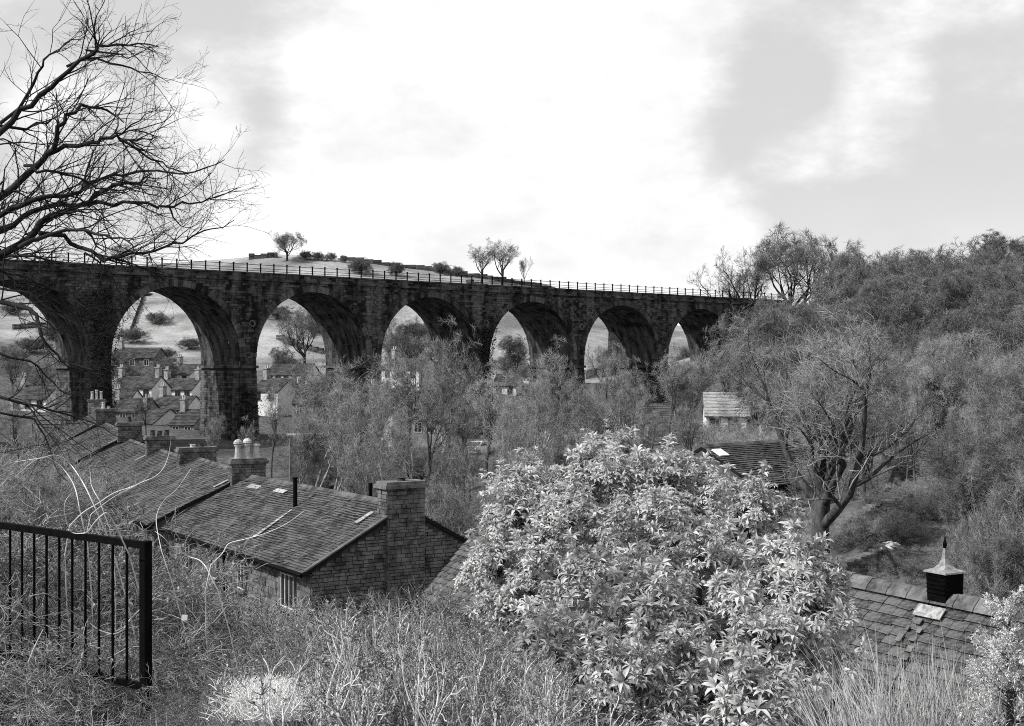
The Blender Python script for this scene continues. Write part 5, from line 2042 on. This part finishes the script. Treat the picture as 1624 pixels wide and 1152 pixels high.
def undergrowth():
    """small leaves of ivy and bramble over the near slope: nobody could count them"""
    rng = np.random.default_rng(61)
    N = 150000
    Y = rng.uniform(6.2, 19, N) 
    px = rng.uniform(-60, 1690, N)
    X = (px - CX) / F * Y
    keep = rng.random(N) < np.clip(0.25 + 0.9 * np.sin(X * 1.7 + Y * 0.9) * np.sin(Y * 1.3 - X * 0.7) + 0.35, 0.1, 1)
    X, Y = X[keep], Y[keep]
    n = len(X)
    hump = 0.25 + 0.45 * (np.sin(X * 1.9 + 1) * np.cos(Y * 1.1) * 0.5 + 0.5)
    hump = hump * np.clip((Y - 9.0) / 4, 0.18, 1.2) * np.where(X < -1.2, 1.5, 1.0)
    hump = np.where((X < -1.6) & (Y < 11.0), hump * 0.3, hump)
    Z = hgts(X, Y) + rng.random(n) ** 0.7 * hump
    d = unit(rng.normal(size=(n, 3)) + np.array([0, -0.2, 0.3]))
    L = rng.uniform(0.016, 0.04, n)
    v, f = leaf_batch(rng, np.stack([X, Y, Z], 1), d, L, L * 0.6)
    mb = MB()
    mb.arrays(v, f)
    o = mb.build('undergrowth', M['leaf_small'])
    tag(o, 'small-leaved undergrowth covering the near slope', 'undergrowth', kind='stuff')


undergrowth()


def blades(name, label, cat, m, n, fn, seed, width, lean=0.35, kind='stuff', nseg=4):
    """grass-like blades: fn(rng, n) gives base positions and lengths"""
    rng = np.random.default_rng(seed)
    pos, L = fn(rng, n)
    d = unit(np.array([0, 0, 1.0]) + rng.normal(size=(n, 3)) * np.array([lean, lean, 0.1]))
    L = L * rng.uniform(0.55, 1.25, n)
    P, Rr = grow(rng, pos, d, L, width * rng.uniform(0.6, 1.5, n), nseg, 0.16, -0.09, 0.5)
    mb = MB()
    add_tubes(mb, P, Rr, 3, True)
    o = mb.build(name, M[m])
    return tag(o, label, cat, kind=kind)


def reed_pos(rng, n):
    px = 1440 + rng.normal(size=n) * 70
    px = np.clip(px, 1320, 1570)
    Y = rng.uniform(9.5, 12.0, n)
    X = (px - CX) / F * Y
    Z = hgts(X, Y)
    top = (HY - (1030 + np.abs(px - 1470) * 0.12 + rng.uniform(-20, 60, n))) / F * Y
    return np.stack([X, Y, Z - 0.05], 1), np.maximum(top - Z, 0.3)


blades('tall_grass', 'tall pale dry grass standing before the barn roof', 'grass', 'reed', 1300, reed_pos, 71, 0.0045, 0.10)


def tuft_pos(rng, n):
    px = 435 + rng.normal(size=n) * 20 + rng.choice([-62, -28, 4, 30, 58], n, p=[0.12, 0.25, 0.3, 0.2, 0.13])
    Y = rng.uniform(7.9, 8.9, n)
    X = (px - CX) / F * Y
    top = (HY - (1058 + np.abs(px - 440) * 0.25 + rng.uniform(0, 50, n))) / F * Y
    Z = np.full(n, (HY - 1112) / F * 8.4)
    return np.stack([X, Y, Z], 1), np.maximum(top - Z, 0.08)


blades('straw_tuft', 'bleached white tuft of dead grass at the bottom edge', 'grass tuft', 'straw', 1500, tuft_pos, 72, 0.0032, 0.8, kind='thing')


def grass_pos(rng, n):
    Y = rng.uniform(5.5, 9, n)
    px = rng.uniform(-60, 1690, n)
    X = (px - CX) / F * Y
    return np.stack([X, Y, hgts(X, Y) - 0.02], 1), rng.uniform(0.12, 0.5, n)


blades('grass', 'rough dry grass on the near slope', 'grass', 'reed', 3800, grass_pos, 73, 0.003, 0.4)


def conifer():
    """feathery pale conifer at the right edge"""
    rng = np.random.default_rng(81)
    p = at(1600, 960, 10.5)
    g = hgt(p.x, p.y)
    root = thing('small_conifer', V((p.x, p.y, g)), 'pale feathery conifer bush at the bottom right edge beside the barn roof', 'conifer')
    H = p.z - g
    tr = MB()
    tr.tube([(p.x, p.y, g - 0.1), (p.x + 0.02, p.y, g + H * 0.6), (p.x, p.y, g + H * 0.97)], [0.05, 0.035, 0.006], 7)
    n = 150
    t = rng.uniform(0.03, 1, n)
    s = np.stack([np.full(n, p.x), np.full(n, p.y), g + H * t], 1)
    a = rng.uniform(0, 6.28, n)
    d = np.stack([np.cos(a), np.sin(a), rng.uniform(0.2, 0.8, n)], 1)
    L = 0.42 * (1.1 - t) ** 0.6 + 0.05
    P, Rr = grow(rng, s, d, L, np.full(n, 0.006), 6, 0.08, 0.05, 0.4)
    add_tubes(tr, P, Rr, 4)
    tr.build('trunk', M['bark'], root)
    fo = MB()
    pos, d, L2, rr = spawn(rng, P, Rr, L, 14, 0.1, 40, 0.42, 0.8)
    P2, R2 = grow(rng, pos, d, L2, np.full(len(pos), 0.003), 4, 0.1, 0.06, 0.5)
    add_tubes(fo, P2, R2, 3)
    pos, d, L3, rr = spawn(rng, P2, R2, L2, 8, 0.05, 45, 0.35, 0.9)
    v, f = leaf_batch(rng, pos, d, np.maximum(L3, 0.03), np.full(len(pos), 0.009))
    fo.arrays(v, f)
    fo.build('foliage', M['conifer'], root)


conifer()


def z6(x, y):
    return 40 + x / 3.84, 600 + y / 3.84


def z8(x, y):
    return 40 + x / 3.84, 800 + y / 3.84


stems = [
    ('tallest arching pale bramble stem, curving right to the left edge', z6, 10.6, 2.2, [(430, 800), (380, 690), (330, 600), (280, 530), (230, 485), (170, 468), (110, 485), (40, 495), (-60, 510)]),
    ('lower arching pale bramble stem inside the tallest arch', z6, 10.8, 1.8, [(330, 790), (310, 690), (280, 620), (230, 550), (180, 510), (130, 480), (80, 490), (20, 530), (-50, 590)]),
    ('short upright pale bramble stem under the arching stems', z6, 10.9, 1.6, [(450, 740), (420, 690), (400, 640), (395, 570)]),
    ('long pale bramble stem sweeping right across the cottage roofs', z6, 11.2, 2.0, [(270, 900), (350, 820), (440, 765), (540, 700), (640, 665), (720, 630), (790, 600), (840, 550), (870, 480), (885, 400), (890, 335)]),
    ('pale bramble stem crossing below the long sweeping stem', z6, 11.4, 1.5, [(400, 830), (500, 750), (600, 690), (700, 640), (770, 570)]),
    ('curved pale bramble stem rising to the third chimney', z6, 11.8, 1.6, [(830, 1050), (800, 900), (805, 820), (850, 740), (920, 680), (970, 610), (1010, 550)]),
    ('hooked pale bramble stem looped over the iron railing', z6, 9.6, 2.2, [(280, 700), (245, 750), (240, 820), (260, 900), (285, 940), (340, 945), (380, 935), (430, 870), (490, 820), (520, 850), (545, 890)]),
    ('pale bramble stem hanging right of the railing post', z8, 9.8, 1.8, [(790, 165), (840, 200), (890, 255), (940, 290), (1000, 320), (1060, 340), (1100, 380)]),
    ('pale bramble stem crossing the first cottage roof eave', z8, 11.6, 1.9, [(1130, 370), (1200, 300), (1240, 240), (1330, 215), (1440, 185), (1540, 145), (1620, 100), (1700, 40)]),
    ('grey bramble stem slanting across the lower railing bars', z8, 10.4, 3.0, [(20, 560), (120, 545), (200, 570), (280, 650), (380, 715), (450, 765), (540, 790), (600, 760), (640, 700), (760, 590), (860, 540)]),
    ('thick grey bramble stem rising at the foot of the railing', z8, 10.5, 5.0, [(300, 1030), (340, 960), (360, 880), (430, 820), (520, 790), (620, 740)]),
    ('pale stem near the left edge behind the railing', z8, 10.3, 2.4, [(20, 960), (60, 860), (110, 760)]),
    ('grey bramble stem trailing along the bottom of the railing', z8, 10.3, 2.2, [(20, 900), (120, 870), (220, 890), (310, 930), (420, 950), (520, 930), (640, 870), (780, 880), (960, 940), (1100, 1000), (1200, 1040)]),
]
for lb, fn, Y, wpx, pts in stems:
    P = []
    rng = np.random.default_rng(len(lb))
    for j, (x, y) in enumerate(pts):
        P.append(at(*fn(x, y), Y + 0.15 * math.sin(j * 1.1 + Y)))
    # Catmull-Rom refinement
    Q = []
    for i in range(len(P) - 1):
        p0, p1, p2, p3 = P[max(i - 1, 0)], P[i], P[i + 1], P[min(i + 2, len(P) - 1)]
        for t in (0, 0.25, 0.5, 0.75):
            Q.append(0.5 * ((2 * p1) + (p2 - p0) * t + (2 * p0 - 5 * p1 + 4 * p2 - p3) * t * t + (3 * p1 - p0 - 3 * p2 + p3) * t ** 3))
    Q.append(P[-1])
    # root the stem in the ground
    b = min((0, -1), key=lambda k: Q[k].z)
    fx, fy = Q[b].x + 0.25 * math.sin(len(lb)), Q[b].y + 1.1
    foot = V((fx, fy, hgt(fx, fy) - 0.05))
    nxt = Q[1] if b == 0 else Q[-2]
    ctrl = Q[b] + (Q[b] - nxt).normalized() * 0.35 + V((0, 0.3, -0.1))
    arc = [foot.lerp(ctrl, t).lerp(ctrl.lerp(Q[b], t), t) for t in (0, 0.25, 0.5, 0.75)]
    if b == 0:
        Q = arc + Q
    else:
        Q = arc + Q[::-1]
    r0 = wpx / F * Y / 2 * 0.85
    n = len(Q)
    mb = MB()
    mb.tube(Q, [r0 * (1.25 - 0.85 * k / (n - 1)) for k in range(n)], 6)
    o = mb.build('bramble', M['stem_pale' if 'grey' not in lb else 'twig_pale'], smooth=True)
    tag(o, lb, 'bramble', 'long bramble stems')
    # a few side shoots
    Pn = np.array([[q.x, q.y, q.z] for q in Q])

scrap = MB()
c = at(292, 980, 9.4)
scrap.prism([c + V((-0.02, 0, -0.018)), c + V((0.018, 0.01, -0.02)), c + V((0.022, 0.012, 0.016)), c + V((-0.016, 0.004, 0.02))],
            [c + V((-0.02, 0.004, -0.018)), c + V((0.018, 0.014, -0.02)), c + V((0.02, 0.018, 0.016)), c + V((-0.016, 0.009, 0.02))])
tag(scrap.build('white_scrap', M['paper']), 'small square white scrap caught in the twigs right of the railing', 'scrap')


# ------------------------------------------------------------------ ivy on the viaduct


def ivy(label, s0, s1, z0, z1, n, seed):
    rng = np.random.default_rng(seed)
    s = rng.normal((s0 + s1) / 2, (s1 - s0) / 3.2, n)
    z = z0 + (z1 - z0) * rng.random(n) ** 0.8
    dep = -0.12 - np.abs(rng.normal(size=n)) * 0.28
    k = np.round(s / PITCH)
    x = s - k * PITCH
    inside = np.where(z < SPRING + STILT, np.abs(x) < ARCH_R - 0.5, x * x + (z - SPRING - STILT) ** 2 < (ARCH_R - 0.5) ** 2)
    s, z, dep = s[~inside], z[~inside], dep[~inside]
    base = np.array([C1.x, C1.y, 0])
    pos = base + np.outer(s, np.array(D)) - np.outer(dep, np.array(NF)) + np.stack([np.zeros_like(z), np.zeros_like(z), z], 1)
    m = len(pos)
    d = unit(rng.normal(size=(m, 3)) + np.array(NF) * 0.8 - np.array([0, 0, 0.3]))
    L = rng.uniform(0.12, 0.3, m)
    v, f = leaf_batch(rng, pos, d, L, L * 0.8)
    mb = MB()
    mb.arrays(v, f)
    tag(mb.build('ivy', M['ivy']), label, 'ivy')


ivy('dark ivy covering the pier left of the largest arch', -0.5 * PITCH - 2.5, -0.5 * PITCH + 2.2, -9, 9, 5200, 91)
ivy('dark ivy climbing the pier between the third and fourth arches', 2.5 * PITCH - 2.5, 2.5 * PITCH + 2.5, -9, 5.5, 4200, 92)
ivy('thin ivy on the pier right of the largest arch', 0.5 * PITCH - 1.2, 0.5 * PITCH + 1.2, -9, -3, 900, 93)
